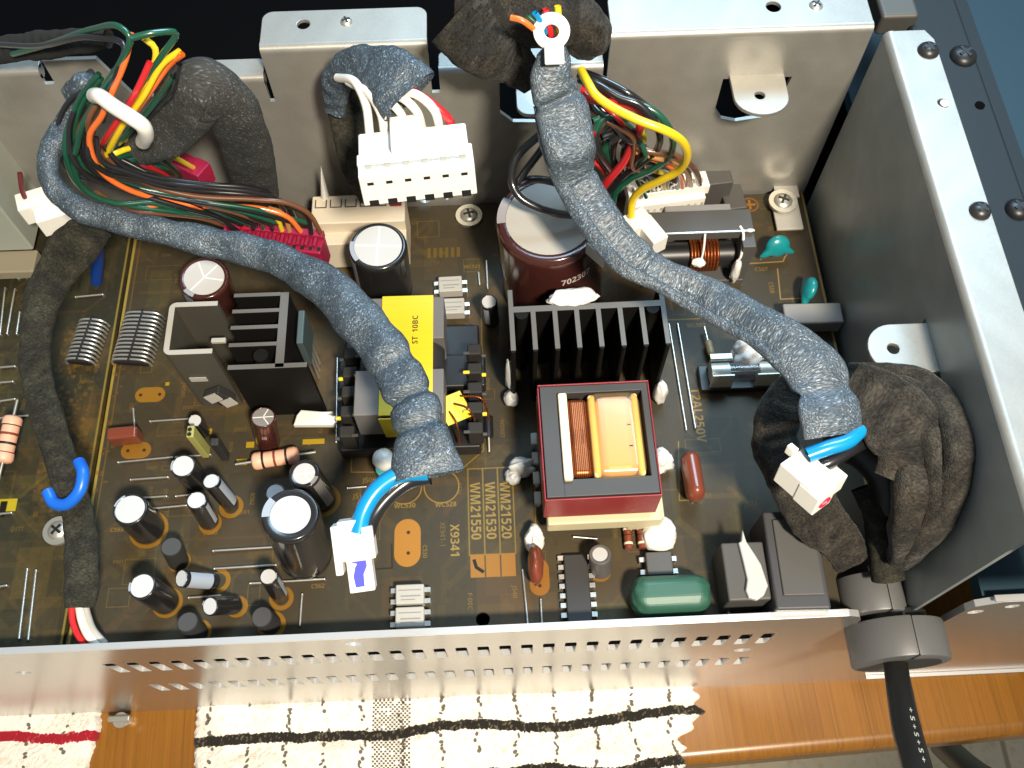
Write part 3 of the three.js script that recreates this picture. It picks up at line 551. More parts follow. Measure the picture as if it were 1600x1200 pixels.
{
  const t = thing('grey_bar', 'plain grey plastic bar end poking out beneath the right taped cable', 'bar', [78.2,0,-14.3], -.02);
  mesh('bar', rbox(15, 5, 6, .5, 0, 3, 0), M.greyBar, t);
}
// ---------- coils of bent silver wire ----------
function wireCoil(label, at, turn, n, w) {
  const t = thing('wire_coil', label, 'coil', at, turn, 'silver wire coils');
  const p = 1.16;
  mesh('core', [rbox(w - 1, 2.2, n * p, .6, 0, 1.5, 0)], M.black, t);
  for (let i = 0; i < n; i++) { const z = (i - (n - 1) / 2) * p; mesh('turn', tube([[-w / 2, .3, z + .3], [-w / 2 + .2, 2, z + .3], [-w / 2 + 1.2, 3.1, z + .25], [0, 3.5, z + .05], [w / 2 - 1.2, 3.1, z], [w / 2 - .2, 2, z], [w / 2, .3, z]], .36, 18, 6), M.tin, t); }
  mesh('spine', rbox(.6, .5, n * p, .2, .2, 3.75, 0), M.black, t);
}
wireCoil('silver wire coil left of the pale board seam', [-109.4,0,-16.1], -.15, 11, 7.4);
wireCoil('silver wire coil right of the pale board seam', [-96.3,0,-16.5], -.12, 13, 10);

// ---------- heatsinks ----------
function comb(t, n, pitch, fin, len, h, base, ext) {
  // spine with fins, standing upright: outline in x, z extruded along y
  const W2 = pitch * (n - 1) / 2 + fin / 2;
  const bits = [box(W2 * 2, h, base, 0, h / 2, 0)];
  const m = mesh('spine', bits, M.heatsink, t); const top = [box(W2 * 2 - .04, .12, base - .04, 0, h + .03, 0)];
  for (let i = 0; i < n; i++) {
    const x = (i - (n - 1) / 2) * pitch, end = i === 0 || i === n - 1;
    const l0 = end ? -ext - base / 2 : base / 2;
    const g = [box(fin, h - .02, len - .01, x, h / 2 - .01, base / 2 + len / 2), cyl(fin / 2, fin / 2, h - .02, x, h / 2 - .01, base / 2 + len, 0, 0, 0, 14)];
    if (end) g.push(box(fin, h - .02, ext, x, h / 2 - .01, -base / 2 - ext / 2));
    const f = mesh('fin', g, M.heatsink, t);
    mesh('cut_end', [box(fin - .04, .12, len, x, h + .03, base / 2 + len / 2), ...(end ? [box(fin - .04, .12, ext, x, h + .03, -base / 2 - ext / 2)] : [])], M.heatsinkEdge, f);
  }
  mesh('cut_end', top, M.heatsinkEdge, m);
}

{
  const t = thing('heatsink', 'wide black finned heatsink comb standing behind the red transformer', 'heatsink', [17.9, 0, -6.4], .01);
  comb(t, 8, 5.06, 1.15, 10, 26, 1.6, 4.6);
  for (const s of [-1, 1]) mesh('screw_boss', [cyl(1.5, 1.5, 25.9, s * 15.3, 12.95, 1.1, 0, 0, 0, 18)], M.heatsink, t);
  blobPart(t, [lump(5.6, 1.6, 2.2, -3.5, 26, -2.6, .35, .5, 1), lump(4, 1.8, 1.8, -1, 26.4, -2.6, .3, .5, 2)]);
  blobPart(t, [lump(1.0, 8, 1.0, -18.7, 11, 9.5, .25, .5, 4), lump(1.9, 2.2, 2.2, -18.4, 2.6, 11.6, .2, .5, 5)], M.glueGrey);
  blobPart(t, [lump(1.7, 5, 2, 18.6, 4, 12.5, .25, .5, 6)]);
}
{
  const t = thing('heatsink', 'smaller black heatsink with four sideways fins beside the grey channel bracket', 'heatsink', [-53, 0, -4]);
  const H = 25, cap2 = (w, d, x, z) => box(w - .04, .12, d - .04, x, H + .03, z);
  const sp = mesh('spine', box(2, H, 20, 0, H / 2, 0), M.heatsink, t); mesh('cut_end', cap2(2, 20, 0, 0), M.heatsinkEdge, sp);
  for (const z of [-9.6, -5.2, -.8, 3.8]) { const f = mesh('fin', box(11, H - .02, 1, -6.5, H / 2 - .01, z), M.heatsink, t); mesh('cut_end', cap2(11, 1, -6.5, z), M.heatsinkEdge, f); }
  const f = mesh('plate', box(18, H - .04, 1.2, -2.7, H / 2 - .02, 9.6), M.heatsink, t); mesh('cut_end', cap2(18, 1.2, -2.7, 9.6), M.heatsinkEdge, f);
  mesh('screw_boss', cyl(1.7, 1.7, H - .1, -4.5, H / 2 - .05, 6.6, 0, 0, 0, 18), M.heatsink, t);
  const q = mesh('transistor', rbox(1.6, 11, 9, .3, 3.6, 17, -2), S(.06, .085, .085, .4), t); mesh('lead', [bar([3.8, 12, -4], [3.8, 0, -4], .4), bar([3.8, 12, -2], [3.8, 0, -2], .4), bar([3.8, 12, 0], [3.8, 0, 0], .4)], M.tin, q);
  blobPart(t, [move(poly([[-5, -1.6], [4.6, -2], [5.4, -1.2], [4.8, -.4], [5.2, .4], [3, .9], [4.4, 1.6], [2, 1.7], [-3.4, 2.4], [-4.4, 1]], 1.2, .4), 0, 0, 0, -D90).translate(4.2, 3, 13.5)]);
}
{
  const t = thing('channel_bracket', 'grey aluminium channel standing open to the right beside the small heatsink', 'bracket', [-73.3, 0, -4]);
  const H = 27, s = [[5.4, 6.9], [-4.1, 6.9]]; for (let i = 1; i <= 5; i++) { const a = D90 + i / 5 * D90; s.push([-4.1 + 1.6 * Math.cos(a), 5.3 + 1.6 * Math.sin(a)]); }
  for (let i = 0; i <= 5; i++) { const a = Math.PI + i / 5 * D90; s.push([-4.1 + 1.6 * Math.cos(a), -5.3 + 1.6 * Math.sin(a)]); }
  s.push([5.4, -6.9], [5.4, -5.7], [-4.4, -5.7], [-4.4, 5.7], [5.4, 5.7]);
  const g = poly(s, H, .1); g.rotateX(-D90); mesh('channel', g, S(.12, .112, .09, .5, { metalness: .5, ...grain(.015) }), t);
  const e = poly(s, .1); e.rotateX(-D90); mesh('cut_edge', move(e, 0, H + .12, 0), M.greyWhite, t.children[0]);
  mesh('clip', [rbox(3.4, 1, 1.2, .2, 4.2, 20, -.4)], M.greyWhite, t);
  for (const [x, y, z, w, r] of [[-1.2, 15, 7.1, 4, 0]]) mesh('label', box(w, 1.9, .2, x, y, z), M.greyWhite, t);
  mesh('transistor', [rbox(4.6, 6, 2.2, .3, 2.2, 8.5, 8.4, 0, 0, .5)], M.ic, t);
  for (const [x, y, a] of [[1, 9.8, .55], [4, 7.2, .55]]) mesh('label', move(box(3.6, 2.8, .3), x, y, 9.7, -.2, 0, a), M.greyWhite, t);
}
{
  const t = thing('standing_resistor', 'yellowish strip component standing in front of the channel bracket', 'component', [-75.8,0,16.4]);
  mesh('body', rbox(1.7, 13, 3, .3, .2, 7, -.6), S(.36, .34, .10, .45), t); mesh('spot', [cyl(.5, .5, .1, .1, 13.6, .2), cyl(.5, .5, .1, .1, 13.6, -1)], M.black, t);
  const u = thing('standing_resistor', 'dull grey strip component right of the yellowish one', 'component', [-70.9,0,17.1]);
  mesh('body', rbox(2, 10, 2, .4, 0, 5, 0), M.ic, u);
}

// ---------- red taped transformer ----------
{
  const t = thing('transformer', 'square transformer with red tape round its dark core and amber winding', 'transformer', [17.9, 0, 26.6], .008);
  const X = 12.35, Z = 13.4, y0 = 13, y1 = 25;
  const fr = poly([[-X + .3, -Z + .3], [X - .3, -Z + .3], [X - .3, Z - .3], [-X + .3, Z - .3]], y1 - y0, .15, [[[-8.3, -9.2], [-8.3, 11.2], [10.6, 11.2], [10.6, -9.2]]]);
  fr.rotateX(-D90); mesh('core', move(fr, 0, y0, 0), M.ferrite, t);
  mesh('core_joint', [box(.14, .1, 4.2, -8.2, y1 + .15, 11.2)], M.black, t.children[0]);
  mesh('red_tape', [rbox(X * 2 + .3, 11.2, .35, .12, 0, 19, Z + .05), rbox(X * 2 + .3, 11.8, .35, .12, 0, 19.2, -Z - .05), rbox(.35, 11.2, Z * 2, .12, -X - .05, 19, 0), rbox(.35, 11.2, Z * 2, .12, X + .05, 19, 0)], M.redTape, t);
  mesh('bobbin_flange', rbox(2.0, 14, 20.6, .5, -7.2, 19.4, -.6), M.ivory, t);
  const cw = []; for (let i = 0; i < 13; i++) cw.push(move(new THREE.TorusGeometry(1, .028, 6, 44), 0, 0, 0, 0, D90).scale(1, 6, 9.2).translate(-6.1 + i * .33, 19.42, -.6));
  mesh('copper_winding', [rbox(4.9, 12.2, 18.6, 1.4, -4.1, 19.3, -.6), ...cw], M.copper, t);
  mesh('amber_winding', rbox(8.6, 13.4, 18.8, 2.2, 4.0, 19.6, -.7), M.amberCore, t);
  mesh('clear_tape', rbox(12, 14.4, 20.8, 2.6, 4, 19.5, -.7), M.amber, t);
  mesh('tape_rim', [rbox(1.6, 12.6, 19.6, .7, -.8, 19.3, -.7), rbox(1.5, 12.6, 19.6, .7, 8.8, 19.3, -.7)], S(.90, .66, .30, .35), t.children[5]);
  mesh('pin_hole', [box(.7, .1, .25, 6.8, 26.75, -2.2), box(.8, .1, .3, 6.8, 26.75, 2.8)], M.black, t);
  mesh('bobbin_base', [rbox(26, 5, 8, .5, 1.4, 8.6, 10.6), rbox(8, 8, 24, .5, 11, 6.4, 2), rbox(22, 4, 24, .5, 0, 8, 0)], S(.62, .54, .34, .45), t);
  mesh('pin', [-9, -4, 1, 6].flatMap((z) => [rbox(1.6, 1.4, 3, .3, -13.2, 5, z), bar([-13, 0, z], [-13, 5, z], .5)]), M.greyWhite, t);
  blobPart(t, [lump(2.2, 3, 3.4, -14.6, 2.8, 15.4, .3, .5, 7)]); blobPart(t, [lump(4.2, 2.6, 4.0, 14.6, 2.6, 15.5, .2, .5, 8)]); blobPart(t, [lump(3, 3.4, 3, 17, 3.4, -2.4, .4, .5, 9)], M.glue); blobPart(t, [lump(3.4, 3.4, 2.2, -16.4, 3.4, -2.6, .4, .5, 10), lump(2, 2, 2, -18.6, 2, -.8, .3, .5, 3)], M.glueGrey); 
}
// ---------- yellow taped transformer ----------
{
  const t = thing('transformer', 'dark transformer with a wide yellow tape band over its core', 'transformer', [-25, 0, 2.2], -.01);
  mesh('core', [rbox(20.4, 11, 11.4, .3, -1, 16.4, -9.8), rbox(20.4, 11, 11.4, .3, -1, 16.4, 9.6)], S(.14, .132, .13, .5, grain(.02)), t);
  const wc = cyl(9.4, 9.4, 9, 0, 14.5, 0, D90, 0, 0, 40); wc.scale(1, .72, 1); mesh('winding', wc.translate(-.4, 5, 0), M.ic, t);
  mesh('bobbin_base', [rbox(34, 5, 34, .6, 0, 3, 0), rbox(36, 4, 9, .6, .5, 7.4, -2)], M.black, t);
  for (const s of [-1, 1]) for (let i = 0; i < 5; i++) { const z = -5.5 + i * 5.2; const p = mesh('terminal_post', rbox(3.6, 7, 3, .5, s * 15 + 1, 10, z), S(.028, .026, .024, .6, { specularIntensity: .4 }), t); mesh('terminal_pin', [cyl(.5, .5, 1, s * 17.2 + 1, 12.4, z + 1.4, 0, 0, D90, 10), rbox(1.6, .5, .8, .2, s * 13 + 1, 13.6, z + 1.2)], i % 2 ? M.yellowTape : M.ferrite, p); }
  const yt = canvas(256, 640, (x, w, h) => { x.fillStyle = '#dcc024'; x.fillRect(0, 0, w, h); x.fillStyle = '#3a3312'; x.font = 'bold 40px sans-serif'; x.save(); x.translate(w * .66, h * .30); x.rotate(-D90); x.textAlign = 'center'; x.fillText('ST  10BC', 0, 12); x.restore(); for (let i = 0; i < 60; i++) { x.fillStyle = 'rgba(120,96,0,.05)'; x.fillRect(0, rnd() * h, w, 1 + rnd() * 4); } });
  const ym = new THREE.MeshPhysicalMaterial({ map: yt, roughness: .32, bumpMap: smudge, bumpScale: .03 * MM });
  const g = rbox(12.2, .35, 31.4, .12, .6, 22.2, 0); const p = g.attributes.position, uv = g.attributes.uv; for (let i = 0; i < p.count; i++) uv.setXY(i, (p.getX(i) + 5.5) / 12.2, 1 - (p.getZ(i) + 15.7) / 31.4); g.userData.keepUV = true;
  mesh('yellow_tape', g, ym, t);
  mesh('yellow_tape', [rbox(12.2, 14, .35, .12, .6, 15.2, 15.6, .12), rbox(12.2, 14, .35, .12, .6, 15.2, -15.6), rbox(7, .3, 7, .1, 11, 13, 10, 0, .5, -.3)], M.yellowTape, t);
  for (const [a, b, c] of [[[11, 13.4, 9], [14.5, 14.4, 11], [16.5, 9, 14]], [[12.5, 13.4, 7], [17.5, 13.6, 8], [19.2, 8, 11]], [[9.5, 13.2, 10.5], [11.5, 13.8, 14], [12, 8, 17]]]) wirePart(t, [a, b, c], .26, M.copper, 'winding_end');
  blobPart(t, [lump(2.6, 2.6, 2.6, -5.2, 13, 22.5, .08, .5, 2)], M.whitePlastic, 'white_cap'); mesh('teal_collar', cyl(2.4, 2.4, 7, -5.0, 7, 23, .15, 0, 0, 24), S(.04, .26, .28, .4), t);
  blobPart(t, [lump(2, 8, 2.4, 5.4, 9, -18, .2, .5, 13)], M.glue);
}
// ---------- line filter choke, grey bar, fuse ----------
{
  const t = thing('line_filter', 'dark framed line filter choke with copper coil and stringy white glue', 'choke', [49.2,14,-32.9]);
  t.position.y = 0;
  mesh('frame', [rbox(27, 3, 7, .3, 0, 17, -1.8), rbox(3.4, 18, 9, .3, 12, 8.4, 1.2), rbox(3.4, 18, 9, .3, -12, 8.4, 1.2), rbox(27, 2.4, 10, .3, 0, 1.4, 1)], M.greyBlock, t);
  mesh('edge_trim', box(27, .3, .4, 0, 18.55, 1.6), M.steelEdge, t.children[0]);
  mesh('core', cyl(3.4, 3.4, 21, 0, 8.6, 1.4, 0, 0, D90, 24), M.black, t);
  const c = []; for (let i = 0; i < 9; i++) c.push(move(new THREE.TorusGeometry(4.2, .42, 8, 32), -1.5 + i * .84, 8.6, 1.4, 0, D90)); mesh('copper_coil', c, M.copper, t);
  blobPart(t, [tube([[1, 18.4, 1.8], [.8, 15, 4.6], [.4, 11, 6.2]], .3), lump(1.8, 1.2, 1.2, 0, 11.6, 6.1, .3, .5, 2)]);
  blobPart(t, [tube([[10, 18.7, .2], [10.6, 18.4, 1.9], [10.4, 14, 6], [10, 12, 6.2]], .36), lump(1.1, 4.6, 1.3, 10, 8.4, 7, .3, .5, 4), lump(1.0, .4, .5, 12.4, 18.7, 1.6, .2, .5, 1)]);
  const b = thing('ferrite_bar', 'pale grey bar behind the line filter choke', 'bar', [51.4,10,-43], .01); b.position.y = 0; mesh('bar', rbox(17.6, 11, 5.4, .4, 0, 5.5, 0), M.greyBar, b);
}
{
  const t = thing('fuse', 'glass fuse in two silver clips with a blob of white glue', 'fuse', [57.8,4,1.5]); t.position.y = 0;
  mesh('glass_tube', cyl(2.3, 2.3, 15, 0, 5, 0, 0, 0, D90, 28), M.glass, t); mesh('fuse_wire', bar([-7, 5, 0], [7, 5, 0], .12), M.clip, t);
  for (const s of [-1, 1]) { mesh('end_cap', cyl(2.5, 2.5, 4.6, s * 6, 5, 0, 0, 0, D90, 28), M.clip, t); mesh('clip', [rbox(5.6, 7, .5, .15, s * 5.6, 4, 2.5, -.1), rbox(5.6, 7, .5, .15, s * 5.6, 4, -2.5, .1), rbox(5.6, .5, 1.6, .15, s * 5.6, 7.6, -3)], M.clip, t); }
  mesh('base', rbox(21, 2.2, 7, .3, 0, 1.2, 0), M.black, t);
  blobPart(t, [lump(3.8, 3, 3, 1.2, 5.6, -3.4, .35, .5, 3), lump(2.4, 2.6, 1.8, 0, 7, -5.4, .3, .5, 1)]);
}

// ---------- connectors on the board ----------
{
  const t = thing('pin_header', 'cream six way header with a red marked pin below the hanging white plug', 'connector', [-38.2,8,-46.6]); t.position.y = 0;
  mesh('housing', [rbox(24.4, 15, 9, .4, 0, 7.5, 1.2), rbox(24.4, 11, 5, .4, 0, 5.5, 7)], M.cream, t);
  for (let i = 0; i < 6; i++) { const p = mesh('slot', [box(2.6, .12, .3, -9.8 + i * 3.9, 15.05, .6), box(.3, .12, 2.6, -11.2 + i * 3.9, 15.05, -.6), box(.3, .12, 2.6, -8.4 + i * 3.9, 15.05, -.6)], M.greyBlock, t); }
  mesh('red_mark', rbox(3, .3, 3.2, .15, 9.8, 15.1, -.6), M.redTape, t, 'red square on the last slot');
  const sp = new THREE.ConeGeometry(1.3, 15, 4, 1); mesh('locking_spike', sp.translate(0, 7.5, 0).rotateZ(-.10).translate(-9, 13, -2.6), M.whitePlastic, t);
}
const whiteHeader = thing('pin_header', 'white many way header with two rows of contacts under the multicoloured wires', 'connector', [43.1,12,-49.5], .12); whiteHeader.position.y = 0;
{
  const t = whiteHeader;
  mesh('housing', [rbox(20.5, 9, 5, .3, 0, 7.6, 1.2), rbox(22, 3.4, 5.2, .3, .4, 13, -.6)], M.whitePlastic, t);
  for (let i = 0; i < 11; i++) mesh('contact', [rbox(.5, 1.6, .9, .1, -9.2 + i * 1.85, 15.2, .4), box(.7, 1.3, .2, -9.0 + i * 1.85, 9.6, 3.66), box(.28, .28, .3, -9.0 + i * 1.85, 4.0, 3.7)], i % 2 ? M.cream : M.greyWhite, t);
  const b = thing('pin_header', 'dark brown socket block behind the white many way header', 'connector', [55.3,6,-55.8], .1); b.position.y = 0; mesh('block', [rbox(14, 10, 6, .4, 0, 5, 0), rbox(6, 4, 9, .4, 8, 2, 3)], M.greyBlock, b);
}
function plugGeo(w, d, h, x, y, z, ry = 0) { return rbox(w, h, d, .35, x, y, z, 0, ry); }
{
  const t = thing('plug', 'small white plug where the yellow wire of the right harness ends', 'connector', [32.7,22,-32.2], .5);
  mesh('housing', [rbox(6, 5, 5, .3, 0, 0, 0), rbox(4.4, 5.6, 8, .3, 1.4, -1, 4), rbox(2, 2, 1.6, .2, -2.8, 1.6, -1.6)], M.whitePlastic, t);
  const u = thing('plug', 'white loose plastic piece tucked under the right taped cable', 'connector', [21.5,34,-16.4], .7); mesh('housing', [rbox(4.6, 4, 6, .3), rbox(3, 3.4, 3, .3, 2, -.6, 3)], M.greyWhite, u);
}
{
  const t = thing('plug', 'white two step plug at the far left with a dark red wire', 'connector', [-114.8,24,-42.8], .35);
  mesh('housing', [rbox(8.6, 6, 5.4, .3, -1.6, 0, -1), rbox(8.4, 6, 6, .3, 1.4, -1.4, 2.8)], M.whitePlastic, t);
  wirePart(t, [[-3.4, 0, -1], [-3.4, 4, -2], [-1.6, 9, -4]], .6, S(.12, .02, .02, .4));
}
const redPlug = thing('plug', 'dark red twelve way plug taking the left harness wires', 'connector', [-58.4,15,-34.6], -.17);
{
  const t = redPlug;
  mesh('housing', [rbox(25.6, 9, 5.6, .4, 0, 0, 1.2), rbox(25.6, 2.2, 2, .3, 0, 5, -1)], M.redPlastic, t);
  for (let i = 0; i < 12; i++) mesh('contact', [rbox(.8, 1.8, 2.4, .15, -11.9 + i * 2.1, 5.2, 1.6)], M.redPlastic, t), mesh('window', box(.9, .1, 1.1, -10.9 + i * 2.1, 4.56, 2.8), M.black, t);
}
{
  const t = thing('plug', 'small dark red plug at the end of the upper yellow wire', 'connector', [-78.2,26,-50.4], -.55);
  mesh('housing', [rbox(9, 6, 4.6, .4), rbox(4, 4, 5, .3, 3, 2, .4)], M.redPlastic, t);
}
// ---------- white six way plug hanging in front of the back plate ----------
{
  const t = thing('plug_cable', 'taped lead with white wires ending in a white six way plug', 'cable');
  const pw = [-18.9,60,-23];
  const q = new THREE.Group(); 
  const g = [rbox(22.6, 7.2, 13, .5, 0, 0, 0), rbox(23.6, 8, 3.4, .4, .2, 0, 3.2), rbox(7, 3, 11, .4, -.9, 4.4, -2.6), rbox(23.4, 7.6, 4.4, .3, .3, -.2, 6.6)];
  const notch = []; for (let i = 0; i < 6; i++) { notch.push(box(1.9, 1.5, .5, -9.2 + i * 3.8, -3.4, 8.72), box(1.3, .7, .3, -9.2 + i * 3.8, 1.6, 8.72)); }
  const P = mesh('plug', g, M.whitePlastic, t); P.position.set(...pw); P.rotation.set(-.2, .07, .035); P.scale.set(1, 1, .92);
  mesh('opening', notch, M.black, P); const lug = []; for (let i = 0; i < 6; i++) lug.push(box(1.1, .3, .5, -9.2 + i * 3.8, 3.75, 6.2), box(1.3, .2, .3, -9.2 + i * 3.8, 3.72, 5.2)); mesh('latch_slot', lug, M.greyWhite, P);
  const ws = [[[-35.6,62,-44.6],[-30.9,66,-39],[-28.9,64,-34.6],[-28.4,61,-29.4]], [[-32.8,64,-41.4],[-27.6,66,-35.3],[-25.6,64,-31.8],[-25.3,61,-29.6]], [[-27.8,65,-38],[-23.6,66,-33.4],[-21.4,64,-31.6],[-20.9,61,-29.8]], [[-24.9,66,-36.9],[-20,67,-32.6],[-18.1,65,-31.4],[-17.4,61,-30.7]], [[-22.8,67,-35.9],[-17.4,68,-32.9],[-14.5,66,-30.9],[-13.7,61,-30.5]]];
  for (const w of ws) wirePart(t, w, .95, W.white); wirePart(t, [[-19.6,66,-36.7],[-15.3,66,-33],[-11.8,63,-31.2],[-11.2,60,-31.3]], .95, W.red);
  mesh('tape', sleeveGeo([[-38.2,50,-46.1,5,3,0],[-35.7,60,-46.9,7,4],[-29.1,66,-43.6,9,4],[-23.1,68,-38.1,13,4.4],[-19.5,67,-33.6,14,4.2]], { fold: .6, rough: .4, up: [0, .8, .6] }), M.tape, t);
  mesh('tape', sleeveGeo([[-36.2,58,-50.4,6,3],[-36.2,48,-46.9,8,3],[-34.9,36,-41.8,8,3],[-33.3,20,-44.6,8,3]], { fold: .4, up: [0, .5, .86] }), M.feltOlive, t, 'dark tape hanging down behind the plug');
}
// ---------- long taped cable over the left half ----------
{
  const t = thing('taped_cable', 'long glittery grey taped cable ending in a white plug marked in blue', 'cable');
  mesh('tape', sleeveGeo([[-87.4,64,-39.9,4,3],[-93.3,60,-36.8,4.6,3.6],[-96.9,57,-30.8,4.6,4],[-97.4,54,-26,4.8,4.4],[-93.1,52,-21.2,5.2,4.6],[-84.1,50,-18,5.6,4.8],[-73.6,48,-15.6,6,5],[-62.3,46,-13.5,6.4,5],[-50.2,46,-9.3,7.4,5.4],[-39.4,47,-1.5,9,5.6],[-31.6,48,7.6,10,6],[-25.1,48,17.1,10,6],[-21.2,48,25.9,10.2,5.6],[-18.5,48,34.2,10.8,5],[-17.2,47,42.4,14.4,3]] , { seg: 260, ring: 36, fold: 1.2, rough: .24, folds: [[.862, .009, .62], [.915, .010, .55], [.80, .012, .3], [.6, .012, .2]] }), M.tape, t);
  wirePart(t, [[-17.6,46,41.1],[-22.9,46,41.4],[-27.1,46,44.2],[-29.8,45,48.2],[-30.8,44,52.2]], 1.7, W.blue); wirePart(t, [[-17.3,44.6,41.5],[-21.3,44,42],[-25.6,43.6,45.1],[-28.4,43,48.8],[-29.5,43,52.3]], 1.7, W.black);
  const P = mesh('plug', [rbox(6, 5, 8, .3, 0, 0, -1), rbox(5.4, 4.8, 8.6, .3, .6, -.4, 5.2), rbox(1.6, 5.6, 9.8, .3, -3.6, .2, .6), rbox(2.4, 6, 6.4, .3, 3.2, .2, -.2), rbox(5, 3, 1.4, .3, .4, 2, 2.4)], M.whitePlastic, t); P.position.set(-31.7,42,53.4); P.rotation.set(.46, .09, -.05); P.scale.set(.88, .9, .94);
  const s = [[-1.5, -2.2], [-1.5, -2.8], [.2, -3.2], [1.5, -2.4], [1.6, -1.2], [.7, .4], [.6, 2.8], [-1.3, 2.8], [-1.5, .6], [-.9, -1.2], [-.4, -1.8]];
  const g = poly(s.map(([a, b]) => [a, -b]), .06); g.rotateX(-D90); mesh('ink_mark', g.translate(.6, 2.02, 5.6), M.blueInk, P, 'blue ink stroke on the plug');
}
// ---------- right taped cable with ring terminal ----------
{
  const t = thing('taped_cable', 'flat glittery grey taped cable from the white ring to the red marked plug', 'cable');
  const pts = [[10.2,79,-34.2,4.4,2.2],[10,77,-32.8,7,2.4],[9.5,74,-30.2,8.6,2.9],[11.3,70,-26.5,11,3.3],[12.8,65,-19.7,10.4,3.3],[13.9,61,-17.4,8.8,2.9],[16.4,58,-13.7,7.8,2.6],[21.9,54,-5.9,7,2.3],[26.5,52,-2.2,7.2,2.2],[30.9,50,1.1,7.2,2.2],[39.4,49,4.9,7.2,2.2],[45.5,49,10.1,8,2.2],[50.6,50,15.3,9,2.3],[56,50,20.5,10.8,2.3],[59.6,49,25.9,12,2.3],[60.7,48,32.9,12.2,2.2],[61.2,46,36.8,12,1.6]];
  mesh('tape', sleeveGeo(pts, { seg: 260, ring: 40, fold: .7, rough: .16, k: 3.2, folds: [[.17, .010, .4], [.33, .008, .3], [.52, .008, .4], [.62, .01, .3], [.9, .012, .45]], up: [.1, .8, .55] }), M.tape, t);
  // paler cut edge of the tape along the near side
  mesh('tape_edge', sleeveGeo([[6.9,70,-27.4,2.4,1.4],[8.4,65,-20.1,2.8,1.4],[11.9,59,-13.8,3,1.4],[17.5,55,-5.2,3.2,1.4],[22.9,53,1.2,3,1.3],[29.9,51,4.4,2.4,1.3],[36.1,50,8.8,2.4,1.3],[42.2,50,13.5,2.2,1.3],[48.3,51,19.2,2,1.2],[51.4,51,23.5,1.6,1]], { fold: .3, rough: .2, up: [-.3, .8, .5] }), M.tape, t);
  wirePart(t, [[67.2,45,35.5],[63.8,46,38.2],[59.8,46,39.4],[55.8,45,40.4]], 1.55, W.blue); wirePart(t, [[68.6,42,36.7],[64.6,43,39],[60.4,43,41.2],[57.1,42,42]], 1.55, W.black);
  const P = mesh('plug', [rbox(7, 5.4, 7.4, .3, 0, 0, 0), rbox(5.4, 5, 5, .3, -1, -.4, 4), rbox(4, 4.6, 6, .3, 4.6, -1, 2.6), rbox(1.4, 2.2, 2, .2, .6, 3, -4.4)], M.whitePlastic, t); P.position.set(55.1,42,43.5); P.rotation.set(-.22, .62, -.1);
  const ring = new THREE.TorusGeometry(1.35, .36, 8, 28); ring.scale(1, .7, 1); mesh('ink_mark', ring.translate(-1.0, -.5, 6.45), M.redInk, P, 'red ink ring on the plug');
  const rt = lathe([[1.5, -.5], [3.5, -.5], [3.55, .5], [1.5, .5], [1.5, -.5]], 40); rt.rotateX(.5); const R = mesh('ring_terminal', [rt, rbox(3.8, .9, 4, .3, .3, -1.5, 4.4, .5)], M.whitePlastic, t); R.position.set(9.5,82,-34.8);
}
